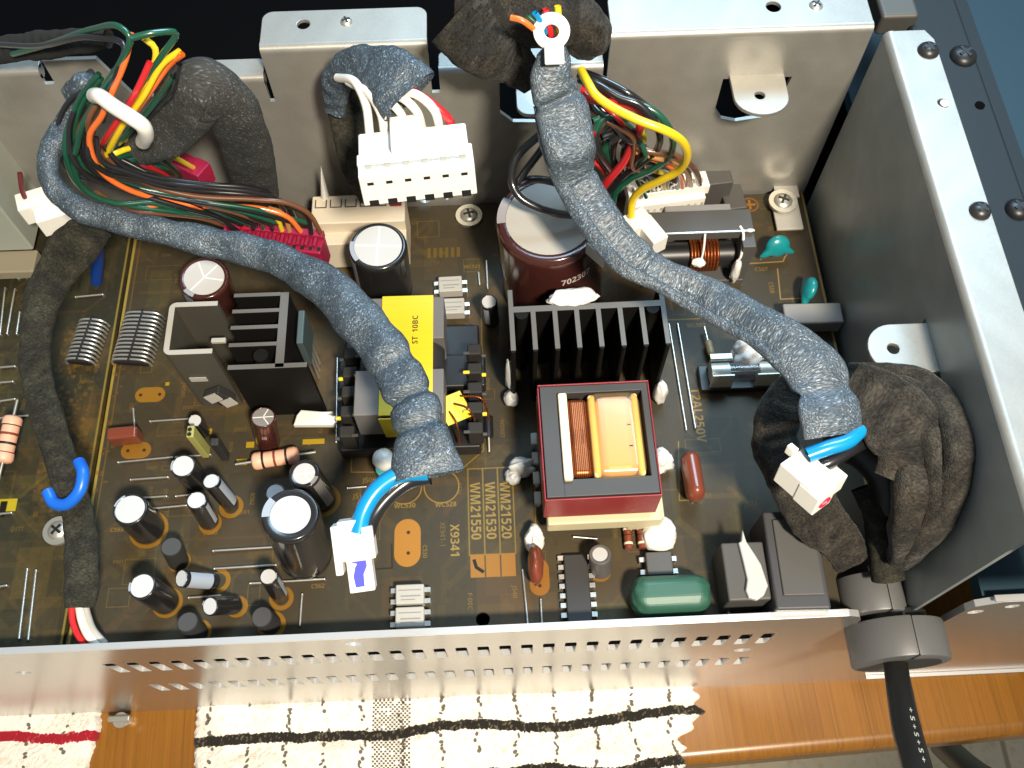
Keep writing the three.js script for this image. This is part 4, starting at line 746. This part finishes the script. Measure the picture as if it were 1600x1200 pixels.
// ---------- left wire harness ----------
{
  const t = thing('wire_harness', 'bundle of coloured wires held by a white tie, fanning into the dark red plugs', 'wires');
  const r = .64;
  const L = (mat, w, rad = r) => wirePart(t, w, rad, mat);
  L(W.orange, [[-69.7,86,-33.8],[-72,82,-31],[-76.3,76,-29.7],[-80.7,70,-28.8],[-85.6,64,-28.5],[-87.1,54,-28],[-84.1,46,-29.1],[-79.2,40,-30.9],[-73,36,-32],[-58.9,32,-33.5],[-52.9,29,-33],[-50.8,23,-32.9]]);
  L(W.brown, [[-75.7,78,-32.7],[-80.4,72,-32],[-84.3,68,-29.8],[-86.3,61,-30],[-84.5,53,-30.4],[-79.5,46,-30.3],[-71.3,41,-30.7],[-58.7,36,-33],[-51.9,33,-33.9],[-47.8,29,-33.7],[-46.1,22,-33]]);
  L(W.yellow, [[-61.8,82,-33],[-65.6,80,-31.9],[-71.1,74,-29.7],[-78.4,66,-29],[-84.9,57,-30.2],[-88.5,51,-31.5],[-89.5,46,-32.4]]); L(W.yellow, [[-89.3,50,-32.4],[-85.5,55,-30.9],[-81.4,53,-35.1],[-78.1,45,-40.1],[-76.9,30,-48.3]]);
  L(W.yellow, [[-68.2,84,-34.5],[-66.7,82,-33.9],[-69.7,76,-31],[-75,70,-29.4],[-81.3,62,-29.6],[-85.9,55,-32]]);
  L(W.red, [[-67.2,82,-30.3],[-71.1,77,-28.5],[-75.1,72,-28.4],[-81.8,64,-29.2],[-87.3,56,-32.1]]);
  L(W.orange, [[-61.3,82,-32.1],[-65.5,78,-33.1],[-71.4,72,-31.6],[-77.3,66,-30.6]]);
  L(W.green, [[-104.6,66,-50.6],[-91.9,74,-44.8],[-77.8,84,-37.5],[-71.3,88,-33.4],[-69.4,87,-31.7],[-72.7,82,-31],[-77.8,76,-31.4],[-82,71,-31.3],[-86.4,66,-30.2],[-91.2,58,-29.7]]);
  L(W.green, [[-68.6,88,-30.3],[-64.7,88,-31.4],[-61.4,86,-33.4],[-65,82,-32.3],[-70.6,76,-31.1],[-76.4,70,-30.3]]);
  L(W.black, [[-108,66,-53.5],[-95.7,72,-46.3],[-79.8,82,-37.5],[-71.6,84,-32.7],[-74,80,-30.6],[-78.1,74,-30],[-81.5,68,-29]]);
  L(W.black, [[-62.5,80,-31.7],[-65.6,74,-31.1],[-70.4,68,-32.8],[-78,60,-34.3],[-85.9,52,-35.4]]);
  L(W.green, [[-64.2,78,-30.5],[-68.9,72,-31.5],[-75,65,-32.3],[-83.5,56,-33.7]]);
  L(W.black, [[-82.4,70,-35.7],[-89.2,66,-38.1],[-93.6,62,-36.7],[-96,57,-33.4],[-95.8,52,-31],[-92.4,48,-30.6]]);
  L(W.black, [[-81.1,71,-33.8],[-86.5,68,-34.7],[-90.2,64,-32.2],[-92,58,-29.7],[-91.4,53,-28.6],[-88.7,48,-29.4],[-82.8,43,-30],[-74.6,37,-30.4],[-69.4,30,-32.8],[-66.7,22,-34.3]]);
  L(W.green, [[-81.7,70,-34],[-88.1,66,-34.6],[-91.7,62,-31.4],[-94.1,55,-29.7],[-94.3,48,-29.2],[-91.3,43,-29.1],[-86.9,38,-30.9],[-80.2,34,-32.2],[-71.7,28,-34.7]]);
  L(W.green, [[-87.4,64,-31.2],[-92.4,56,-29.7],[-93.7,47,-29.1],[-89.2,41,-29.5],[-82.5,38,-31.6],[-74.9,32,-33],[-68.2,24,-36]]);
  L(W.black, [[-84.7,65,-29.3],[-87.5,59,-27.8],[-85.8,53,-28],[-81.3,49,-29.6],[-76.1,45,-30.3],[-68,40,-32.6],[-58.8,36,-34.2],[-53.5,30,-36.3],[-52,24,-35.5]]);
  L(W.black, [[-85.4,62,-30.3],[-85.7,57,-28.2],[-81.5,52,-28.8],[-75.9,47,-29.9],[-67.4,42,-32.1],[-59,38,-33.7],[-54.8,34,-34.8],[-54.1,25,-35.8]]);
  L(W.black, [[-84.8,60,-30.3],[-82.6,53,-29.6],[-76.8,48,-30.6],[-68.6,43,-32.4],[-59.5,39,-34.1],[-55.6,34,-35.8],[-56,25,-36.7]]);
  L(W.black, [[-85.1,50,-34.4],[-80,46,-33.4],[-73.9,40,-32.8],[-66.8,34,-33.8],[-62.4,27,-35.7],[-62.6,21,-36.2]]);
  L(W.green, [[-85.6,54,-31],[-82.5,50,-36],[-79.3,44,-39.5],[-79.4,34,-44.5],[-80.5,28,-47.3]]);
  L(W.green, [[-86.3,50,-33],[-82.7,46,-37.6],[-80,40,-40.2],[-81.6,30,-45.9]]);
  L(W.red, [[-86.1,44,-36.1],[-83.7,40,-40.4],[-82.2,34,-43.7],[-81.5,28,-46.1]]);
  L(W.red, [[-69,32,-35],[-66.2,30,-35.3],[-65.1,26,-35.9],[-65.7,21,-36.1]]); L(W.green, [[-63.1,32,-34.4],[-60.9,30,-34.7],[-60.4,26,-35.3],[-60.8,21,-35.7]]); L(W.yellow, [[-60,31,-34.5],[-57.2,30,-34.1],[-56,26,-34.6],[-56,21,-34.9]]); L(W.tan, [[-56.9,31,-34.1],[-54.6,29,-34.4],[-54,25,-34.8],[-54.1,21,-34.6]]); L(W.black, [[-66.2,31,-34.9],[-63.4,29,-35.5],[-62.8,25,-36.2],[-63.2,21,-35.6]]); L(W.black, [[-61.9,30,-35.1],[-59,28,-35.3],[-58.1,25,-35.2],[-58.4,21,-35.2]]); L(W.black, [[-52.1,32,-33.9],[-49.7,29,-34.6],[-48.5,25,-34.6],[-48.6,21,-33.4]]);
  L(W.orange, [[-84.7,36,-31.8],[-78.9,36,-32.8],[-74.2,34,-32.6],[-68.6,28,-35]]); L(W.brown, [[-92.5,44,-30.5],[-88.3,36,-31],[-82.5,32,-33],[-75.5,26,-36],[-71.1,20,-37.9]]);
  for (let k = 0; k < 9; k++) { // further thin wires in the fan
    const j = () => (rnd() - .5), o = j() * 26, h = j() * 7, c = [W.black, W.green, W.black, W.brown, W.black, W.green, W.black, W.black, W.green][k];
    const base = [[-79.3,74,-33.8],[-86.2,67,-33.6],[-91.2,59,-32.3],[-90.8,52,-30.8],[-84.3,45,-30.8],[-74,39,-31.4],[-64.2,32,-32.9],[-57,24,-34.7]], end = (k + .5) / 9;
    wirePart(t, base.map((p, i) => { const f = i / 7; return [p[0] + (o * .16 + j() * .9) * (1 - f * .2) + (i === 7 ? (end - .5) * 18 : i === 6 ? (end - .5) * 12 : 0), p[1] + h * .5 * (1 - f), p[2] + o * .10 * (1 - f)]; }), .55, c);
  }
  mesh('wire_tie', tube([[-81.4,73,-31.1],[-78.7,75.5,-28.3],[-75.8,75,-26],[-72.9,74,-24.3],[-71.4,72,-24],[-72.2,68,-25.3],[-75.3,62,-28.6]], 1.55, 50, 14), M.whitePlastic, t, 'thick white wire tie');
  mesh('tape', sleeveGeo([[-86.1,66,-43.7,3,2],[-87.4,68,-40,4,3],[-91.7,64,-40.1,4,2]], { seg: 40, up: [0, .8, .6] }), M.tape, t);
}
{
  const t = thing('taped_cable', 'dull brown grey taped cable arching behind the left wires', 'cable');
  mesh('tape', sleeveGeo([[-81.1,52,-36.1,9,5],[-72.4,58,-34.9,11,5],[-65.7,66,-34.4,13,5],[-61.1,70,-34.4,13,5],[-57.8,66,-34.9,12,5],[-57.3,56,-36,12,5],[-59.4,40,-39.3,12,5],[-62.1,24,-42.8,11,5]], { fold: .6, rough: .15, up: [0, .6, .8] }), M.tapeDull, t);
}
{
  const t = thing('taped_cable', 'dark taped cable running off over the back edge at the far left', 'cable');
  mesh('tape', sleeveGeo([[-121.5,58,-59,6,4],[-110.4,62,-55.9,6,4],[-99.6,66,-52.8,6,4],[-89.1,70,-49.2,5,4],[-80.3,74,-45.3,4,3]], { fold: .8, up: [0, .8, .6] }), S(.012, .012, .011, .9, grain(.05)), t);
}
// ---------- right wire harness ----------
{
  const t = thing('wire_harness', 'loops of yellow, black, green and red wires curling down to the white header', 'wires');
  const r = .8, L = (mat, w, rad = r) => wirePart(t, w, rad, mat);
  L(W.yellow, [[16.6,66,-40.4],[17.5,68,-34.8],[18.9,68,-31.3],[22.1,67,-29],[27,66,-26.4],[33.4,64,-24.7],[37.2,60,-25.3],[39.3,54,-26.6],[39.1,47,-28.5],[35.8,41,-30.4],[32.3,35,-32.5],[30.8,30,-33.3],[30.8,25,-32.4]], .95);
  L(W.black, [[16.3,64,-41],[20.3,65,-36.9],[24.1,64,-34.5],[28.5,63,-33.1],[31.7,60,-31.5],[33.8,55,-31.5],[34.2,48,-33.4],[31.9,42,-34.8],[29.1,36,-36.7],[25.6,28,-37.8],[24.1,22,-36.5]]);
  L(W.black, [[17.1,62,-44],[21.8,63,-40.2],[27.1,62,-37],[31.3,58,-36.9]]);
  L(W.green, [[16.8,60,-43.6],[23.7,62,-36.8],[31.9,61,-33],[35,58,-31.7],[37.2,52,-32.2],[37.3,45,-33.6],[34.4,39,-35.1],[30.4,34,-36.7],[27.2,28,-37.3],[26.9,22,-37.4]]);
  L(W.red, [[17.3,60,-40.8],[24,61,-36.4],[29.7,59,-34.6],[29.7,55,-33.9],[28.8,49,-34.4],[27.5,42,-35.2],[25,35,-36.1],[23.1,28,-37.5]], .95);
  L(W.red, [[16.4,60,-39],[19.3,63,-34.6],[23.5,62,-34.6],[21.9,58,-36.4],[20.5,52,-39.2],[20.4,46,-39.5]]);
  L(W.green, [[19,58,-33.5],[21.8,58,-34.8],[24,55,-36.3],[22.8,50,-37.5],[22.8,44,-38.6],[25.5,37,-39.8],[28.6,30,-41]]);
  L(W.green, [[19.7,56,-32.6],[21,58,-33.8],[25,58,-34.7],[26.9,54,-36.4],[24.5,48,-39.2],[23.9,42,-39],[26.9,34,-40.3]]);
  L(W.black, [[21.2,54,-32.4],[23.8,54,-33.6],[26.2,52,-36],[25.4,47,-37.4],[25.6,40,-38.7],[28.6,32,-40.3]]);
  L(W.black, [[23.5,52,-32.8],[26.3,54,-33.8],[28.3,53,-35],[28,47,-36.9],[28,40,-38.6],[31,30,-41.4]]);
  L(W.black, [[19.5,50,-33.3],[22.2,44,-34.5],[25.8,36,-36.8],[29.8,26,-41.1]]);
  L(W.black, [[26.3,48,-35],[29.1,50,-36.5],[31.4,49,-38],[31.5,44,-39.4],[31.2,36,-41.8]]);
  L(W.yellow, [[30,54,-35.7],[31,51,-34.8],[31,46,-35.4],[30.6,39,-37.6],[32,32,-39.8],[36,24,-44]]);
  L(W.brown, [[28.5,48,-35.5],[32.2,48,-33.3],[38.3,46,-33.4],[43.3,40,-35.6],[47.4,30,-40.3],[50.3,20,-45.4]]);
  L(W.tan, [[29.4,46,-35.3],[34.4,45,-33.9],[39.1,42,-35.1],[43.8,34,-39],[48.4,18,-47]]); L(W.orange, [[30.4,44,-36],[35.1,42,-35.6],[40,36,-38.1],[44.3,26,-43.3],[46.3,18,-46.3]]); L(W.black, [[31.4,42,-36.2],[37.3,38,-37.3],[41.7,28,-42.6],[43.9,18,-46.4]]); L(W.yellow, [[33.1,36,-38.4],[36.5,34,-38.7],[39.8,26,-43.1],[41.7,18,-46.1]]); L(W.grey, [[33.6,38,-38.1],[39.2,34,-39.8],[43.7,26,-43.5],[44.9,18,-46.4]]); L(W.black, [[32.7,34,-39.5],[36.2,30,-41.2],[38.2,24,-43.5],[39.5,18,-45.8]]); L(W.green, [[30.4,34,-39.4],[33.9,30,-40.5],[36.6,22,-44.4],[37.3,18,-45.5]]); L(W.red, [[20,44,-34.6],[22.9,38,-37.2],[26,28,-41.3]]);
  L(W.black, [[16.5,56,-37.2],[13.1,54,-37.4],[7.7,52,-35.2],[2.3,48,-32.1],[1.4,44,-29],[3,42,-26.4],[7,40,-24.7],[11.8,38,-24.3],[18.3,36,-24.8],[22.9,34,-24.8]], .95);
  L(W.black, [[11.8,52,-38.3],[8.6,48,-35.1],[4.1,44,-31.3],[2.6,42,-30],[5.9,42,-31.2],[10,41,-31.4],[14.9,38,-31.2],[18.8,34,-30]], .95);
  for (let k = 0; k < 6; k++) {
    const j = () => (rnd() - .5) * 2, c = [W.black, W.green, W.red, W.black, W.brown, W.black][k], base = [[17.4,60,-38.9],[22.5,58,-35.1],[27.7,54,-34],[30.5,48,-34.1],[29.4,40,-36],[32,28,-41.4],[35.2,18,-45.6]];
    wirePart(t, base.map((p, i) => [p[0] + j() * 1.8 + (i > 4 ? k * 1.7 : 0), p[1] + j() * 1.2, p[2] + j() * 1.6]), .6, c);
  }
  L(W.red, [[8.4,84,-38.6],[9.4,80,-37.2],[9.9,76,-36.8]], .7); L(W.yellow, [[10.9,84,-39.4],[11.2,80,-37.7],[11.5,74,-37.9]], .7); L(W.black, [[7.4,84,-38.1],[8.4,80,-37],[9.4,75,-37.3]], .7); L(W.blue, [[6.3,85,-36.7],[7.9,82,-36.5],[9.1,76,-37.7]], .6); L(W.green, [[4.9,84,-37.1],[7.1,82,-36.2],[8.7,76,-37.4]], .6); L(W.orange, [[1.7,84,-36.7],[3.7,84,-35.9],[6.5,82,-35.2]], .6);
}
// fuzzy wrap behind the ring
{
  const t = thing('felt_wrap', 'fuzzy dark felt wrapped cable behind the white ring', 'cable');
  mesh('felt', [sleeveGeo([[-8.9,74,-49.7,16,8],[-5.1,71,-47.2,16,8],[-0.8,68,-45,13,7],[3.8,63,-44.4,8,5],[6.5,60,-42.2,5,4]], { fold: 1.6, rough: .5, up: [0, .8, .6] }), sleeveGeo([[-8.2,74,-55.2,18,10],[2.5,74,-52.9,18,10],[13.2,72,-50.5,15,9],[17.5,69,-48.3,11,8],[16.8,64,-48,8,6]], { fold: 1.6, rough: .5, up: [0, .8, .6] })], M.felt, t);
  t.children[0].geometry.attributes.uv.needsUpdate = true;
}
// ---------- felt wrapped ferrite ring on the power lead ----------
{
  const t = thing('felt_ring', 'large ring wrapped in layers of dark brown felt around the power lead', 'felt wrapped ring');
  const fo = { seg: 110, ring: 30, fold: .7, rough: .22, k: 2.8 };
  mesh('felt_layer', sleeveGeo([[67.6,40,28.8,7,5],[74.6,41,31,9,6],[77.8,42,37.8,10,6],[78.1,40,45.2,9.6,6],[78.4,32,50.4,8,6],[80.6,18,53.7,5,5]], { ...fo, up: [-.1, .85, .5] }), M.felt, t);
  mesh('felt_layer', sleeveGeo([[68.4,40,24.7,8,6],[77.2,44,29.1,9.6,6.4],[81.7,46,37,10,6],[82.9,42,44.8,9,6],[82.2,33,51.3,7.6,6],[81.8,17,54,5,5]], { ...fo, up: [.2, .85, .5] }), M.felt, t);
  mesh('felt_layer', sleeveGeo([[69.3,39,21.9,8,6],[79.7,44,26.3,8.6,5],[84.1,48,34.3,8,4],[84.2,47,42.5,7.4,4],[83.9,38,49.3,7,5],[83.2,18,53.3,5,5]], { ...fo, up: [.4, .8, .5] }), M.felt, t);
  mesh('felt_flap', sleeveGeo([[65.9,47,26.3,10,3],[70.5,48,31,13,3],[74.3,47,36.1,15,3],[75.8,44,40.9,13,2.6],[74,40,44.3,9,2]], { ...fo, up: [-.15, .85, .55] }), M.felt, t);
  mesh('felt_layer', sleeveGeo([[62.4,32,18.7,9,5],[58.1,28,22.8,10,6],[56.6,24,29.3,10,6],[59.8,22,36.9,11,6],[63.8,20,44.4,12,5],[69.5,16,49.8,9,4],[72.2,12,53.1,8,3]], { fold: 1, rough: .5, up: [-.1, .85, .5] }), M.felt, t);
  mesh('core', tube([[70.6,20,27.5],[75,24,30.9],[79.3,24,37],[81,18,42.3]], 4.4, 40, 18), M.black, t);
  mesh('cord_wrap', sleeveGeo([[75.8,20,38.3,6,5],[77.6,18,43.6,6,5],[79.3,14,49.6,6.4,5],[80.4,10,56.4,7,6]], { fold: .5, up: [0, .85, .5] }), M.feltOlive, t);
}
// ---------- strain relief and power cord ----------
{
  const t = thing('strain_relief', 'two halved grey plastic bushing clamped in the panel notch', 'strain relief', [84.4, 0, 0]);
  const half = (r, z0, z1, y, s, flatn) => { const a = []; for (let i = 0; i <= 48; i++) { const q = (s > 0 ? -D90 : D90) + i / 48 * Math.PI; a.push([Math.cos(q) * r + s * .22, Math.sin(q) * r * flatn]); } const g = poly(a, z1 - z0 - .8, .4); g.translate(0, y, z0 + .4); return toCreasedNormals(g, .45); };
  const pm = S(.11, .11, .11, .42, grain(.02));
  for (const s of [-1, 1]) { mesh('inner_half', half(s > 0 ? 5.4 : 8.6, 53.6, 62.4, -.5, s, s > 0 ? 1.3 : .88).translate(-3.2, 0, 0), pm, t); mesh('outer_half', half(s > 0 ? 10.2 : 10.8, 63.9, 72.6, -2.2, s, .98), pm, t); }
  mesh('neck', cyl(7.2, 7.2, 3, 0, -2, 63.2, D90, 0, 0, 30), M.black, t);
  mesh('socket', [cyl(6, 6, .3, 2.4, -2.2, 72.7, D90, 0, 0, 30)], M.blackMatte, t);
}
{
  const t = thing('power_cord', 'flat black twin power cord hanging from the bushing with white print', 'power cord');
  const tx = canvas(128, 1024, (x, w, h) => { x.fillStyle = '#1f1e1c'; x.fillRect(0, 0, w, h); x.fillStyle = '#bdb8a8'; x.font = 'bold 76px sans-serif'; x.save(); x.translate(w / 2, h * .66); x.rotate(D90); x.textAlign = 'center'; x.fillText('+ S + S + S +', 0, 14); x.restore(); });
  const pts = [[83.3,-2,69,6,4],[81.5,1,74,5.2,3.6],[79.1,6,80.7,5.6,3.6],[76.6,12,88.3,6,3.6],[74.6,18,95.3,6,3.6],[71.8,26,105.5,6,3.6]];
  mesh('cord', sleeveGeo(pts, { fold: 0, rough: 0, k: 2.2, up: [0, .9, -.4] }), S(.014, .013, .012, .3), t);
  const c = new THREE.CatmullRomCurve3(pts.map(V), false, 'centripetal'); const P = [], U = [], I = []; const up = new THREE.Vector3(0, .9, -.4).normalize();
  for (let i = 0; i <= 40; i++) { const q = .12 + .8 * i / 40, p = c.getPoint(q), T = c.getTangent(q), sd = new THREE.Vector3().crossVectors(T, up).normalize(), nr = new THREE.Vector3().crossVectors(sd, T).normalize(); for (const k of [-.9, .9]) { const v = p.clone().addScaledVector(sd, k - .8).addScaledVector(nr, 1.83); P.push(v.x, v.y, v.z); U.push(.5 - k * .5, 1 - i / 40); } if (i) { const a = (i - 1) * 2; I.push(a, a + 1, a + 2, a + 1, a + 3, a + 2); } }
  const g = new THREE.BufferGeometry(); g.setAttribute('position', new THREE.Float32BufferAttribute(P, 3)); g.setAttribute('uv', new THREE.Float32BufferAttribute(U, 2)); g.setIndex(I); g.computeVertexNormals(); g.userData.keepUV = true;
  mesh('printed_mark', g, new THREE.MeshPhysicalMaterial({ map: tx, roughness: .35, side: THREE.DoubleSide }), t);
}
{
  const t = tag(mesh('loose_cable', tube([[152, -150, 78], [147, -112, 92], [152, -96, 99], [172, -92, 103], [210, -96, 108]], 4.5, 30, 16), M.black), 'black cable crossing the table edge at the lower right corner', 'cable');
}
// ---------- left edge: ribbon cable, metal box, clip ----------
{
  const t = thing('ribbon_cable', 'dark olive cloth flat cable down the left side ending in red and white wires', 'cable');
  mesh('cloth', sleeveGeo([[-93.2,40,-24.3,9,3],[-96.9,40,-18.7,11,3],[-102.9,36,-12.2,9,3],[-106.1,32,-1.4,7,3],[-106,28,7.8,7,2.6],[-102.7,24,18.6,7.4,2.6],[-99.8,20,27.8,7,2.6],[-97.4,16,35.4,7,2.6],[-95.8,14,45,7.4,2.4],[-95.2,13,51.2,7.6,2.2],[-95.3,12,55.8,6.4,2]], { seg: 180, fold: .6, rough: .4, up: [0, .9, .4] }), M.feltOlive, t);
  wirePart(t, [[-97.6,11,55.2],[-97.7,9,58],[-97.1,6,60.7],[-95.8,3,62.4]], .7, W.red); wirePart(t, [[-96.1,11,54.4],[-95.8,9,57.6],[-95.2,6,60.3],[-93.6,3,62.2]], .95, W.white); wirePart(t, [[-95,11,54.2],[-94.7,9,56.8],[-94.3,6,59.3],[-92.6,3,61.7]], .8, W.grey);
  const u = thing('cable_clip', 'bright blue twist tie looped round the olive flat cable', 'tie');
  mesh('loop', tube([[-96.2,22,26],[-94.4,23,29.2],[-95,22,32.9],[-98.3,20,35],[-101.6,19,34.2],[-103.4,19,31.5]], 1.35, 40, 12), M.blueTie, u);
}
{
  const t = thing('metal_box', 'pale grey metal cased block at the far left edge', 'transformer', [0, 0, 0]);
  mesh('case', rbox(60, 34, 40, .6, -155.2, 24, -61.6), S(.34, .36, .31, .5, grain(.02)), t);
  mesh('lip', rbox(61, 3.4, 7, .5, -155, 5, -38.6), S(.26, .23, .16, .5), t);
}
{
  const t = thing('blue_wire', 'short blue insulated wire standing left of the maroon capacitor', 'wire');
  mesh('insulation', tube([[-101.5,22,-34.3],[-104.5,14,-34.2],[-110.1,1,-35]], 1.5, 20, 12), S(.005, .05, .30, .4), t);
}
// ---------- towels on the table ----------
function towel(label, x0, x1, z0, z1, tex, bump, edgeF, hf) {
  const nx = Math.round((x1 - x0) / .55), nz = Math.round((z1 - z0) / .55), pos = [], uv = [], idx = [];
  for (let j = 0; j <= nz; j++) for (let i = 0; i <= nx; i++) {
    const u = i / nx, v = j / nz; let z = z0 + v * (z1 - z0); const [l, r] = edgeF(z); let x = l + u * (r - l);
    const rim = Math.min(1, Math.min(u * (r - l), (1 - u) * (r - l)) / 2.4); const edge = Math.sqrt(Math.max(0, 1 - (1 - rim) ** 2));
    const pile = .42 * N3(x * 1.3, z * 1.3, 3) + .34 * N3(x * 2.9, z * 2.9, 7) + .2 * N3(x * 5.1, z * 5.1, 1);
    x += .4 * N3(x * .9, z * .9, 20) + (u < .02 || u > .98 ? .9 * N3(z * .7, u * 30, 5) : 0);
    pos.push(x, TY + .1 + edge * (2.8 + hf(x, z) + pile), z); uv.push((x + 150) / 250, (z - 20) / 100);
  }
  for (let j = 0; j < nz; j++) for (let i = 0; i < nx; i++) { const a = j * (nx + 1) + i, b = a + nx + 1; idx.push(a, b, a + 1, b, b + 1, a + 1); }
  const g = new THREE.BufferGeometry(); g.setAttribute('position', new THREE.Float32BufferAttribute(pos, 3)); g.setAttribute('uv', new THREE.Float32BufferAttribute(uv, 2)); g.setIndex(idx); g.computeVertexNormals(); g.userData.keepUV = true;
  const m = mesh('tea_towel', g, new THREE.MeshPhysicalMaterial({ map: tex, roughness: 1, sheen: .3, sheenColor: rgb(.6, .6, .55), bumpMap: bump, bumpScale: .5 * MM, side: THREE.DoubleSide }));
  return tag(m, label, 'towel');
}
const pileBump = dataTex(512, (x, y) => soft(x, y) * .6 + .4 * soft(x >> 2, y >> 2), false, 1); pileBump.repeat.set(5, 2);
function towelTex(red) {
  return canvas(2000, 800, (x, w, h) => {
    const sx = (mm) => (mm + 150) * 8, sz = (mm) => h - (mm - 20) * 8 + 0;
    x.fillStyle = '#efebe2'; x.fillRect(0, 0, w, h);
    for (let i = 0; i < 9000; i++) { x.fillStyle = `rgba(${rnd() < .5 ? '170,155,120' : '255,252,240'},.16)`; x.beginPath(); x.arc(rnd() * w, rnd() * h, 2 + rnd() * 4, 0, 7); x.fill(); }
    const col = red ? '#9e1226' : '#1f1c17';
    const dots = (cx, cz, c) => { x.fillStyle = c; x.beginPath(); x.ellipse(cx, cz, 3.4 + rnd() * 3.4, 2.4 + rnd() * 2.4, rnd() * 3, 0, 7); x.fill(); };
    for (let q = -160; q < 110; q += 11.3) for (let z = 20; z < 122; z += .9) { const cx = sx(q + (red ? 2.8 : 0)), cz = sz(z); if (rnd() < .62) dots(cx + (rnd() - .5) * 9 + 5 * Math.sin(z * .4 + q), cz, 'rgba(46,40,32,.7)'); }
    if (!red) for (let q = -44.5; q < -33.5; q += .62) for (let z = 20; z < 122; z += .62) { const k = Math.round(q / .62) + Math.round(z / .62); if (k % 2 && rnd() < .9) { x.fillStyle = 'rgba(45,40,32,.8)'; x.fillRect(sx(q), sz(z), 5, 4.2); } }
    for (const zc of red ? [71.2, 56] : [73.5, 86.6, 60]) for (let q = -160; q < 110; q += .3) for (let k = 0; k < 5; k++) { const zz = zc + (k - 2) * .4 + 2.4 * N3(q * .045, zc, 2) + .5 * N3(q * .3, zc, 2) - (red ? 0 : (q > 20 ? (q - 20) * .06 : 0)) + (red ? (q + 126) * .05 : 0); if (rnd() < .86) dots(sx(q) + (rnd() - .5) * 6, sz(zz), rnd() < .12 ? (red ? '#c04a50' : '#5c5446') : col); }
  });
}
towel('white towel with a black stripe and black check lines', -98, 54, 30, 118, towelTex(false), pileBump, (z) => [-97.5 + Math.max(0, z - 72) * .12 + (z < 76 ? 0 : 0) , 54 - Math.max(0, z - 67) * .5 - 1.6 * Math.sin(z * .5) - 1.2 * Math.sin(z * 1.3)], (x, z) => 2.6 * N3(x * .045, z * .10, 1) + 1.2 * N3(x * .13, z * .2, 4) + (x < -80 ? 1.2 * Math.max(0, 1 - Math.abs(x + 88) / 9) : 0));
towel('white towel with a red stripe in the lower left corner', -190, -126, 30, 118, towelTex(true), pileBump, (z) => [-190, -126.5 + .9 * Math.sin(z * .3)], (x, z) => 2.4 * N3(x * .06, z * .09, 11));
{
  const t = thing('foot_screw', 'small dull metal screw below the vented panel between the towels', 'screw', [-118, TY, 66.4]);
  mesh('shank', cyl(1.6, 1.6, 5, 0, 2.6, 0, 0, 0, 0, 18), M.zinc, t); mesh('collar', [cyl(2.2, 2.2, 1, 0, 5.2, .6, 0, 0, 0, 24), rbox(6.4, 1.6, 1.6, .4, 0, 6.6, .4)], M.zinc, t);
}

// ---------- millimetres to metres ----------
{
  const seen = new Set();
  scene.traverse((o) => {
    if (o === scene || o.isCamera || o.isLight) return;
    o.position.multiplyScalar(MM);
    if (o.isMesh && !seen.has(o.geometry)) { seen.add(o.geometry); o.geometry.scale(MM, MM, MM); }
  });
}
renderer.render(scene, camera);
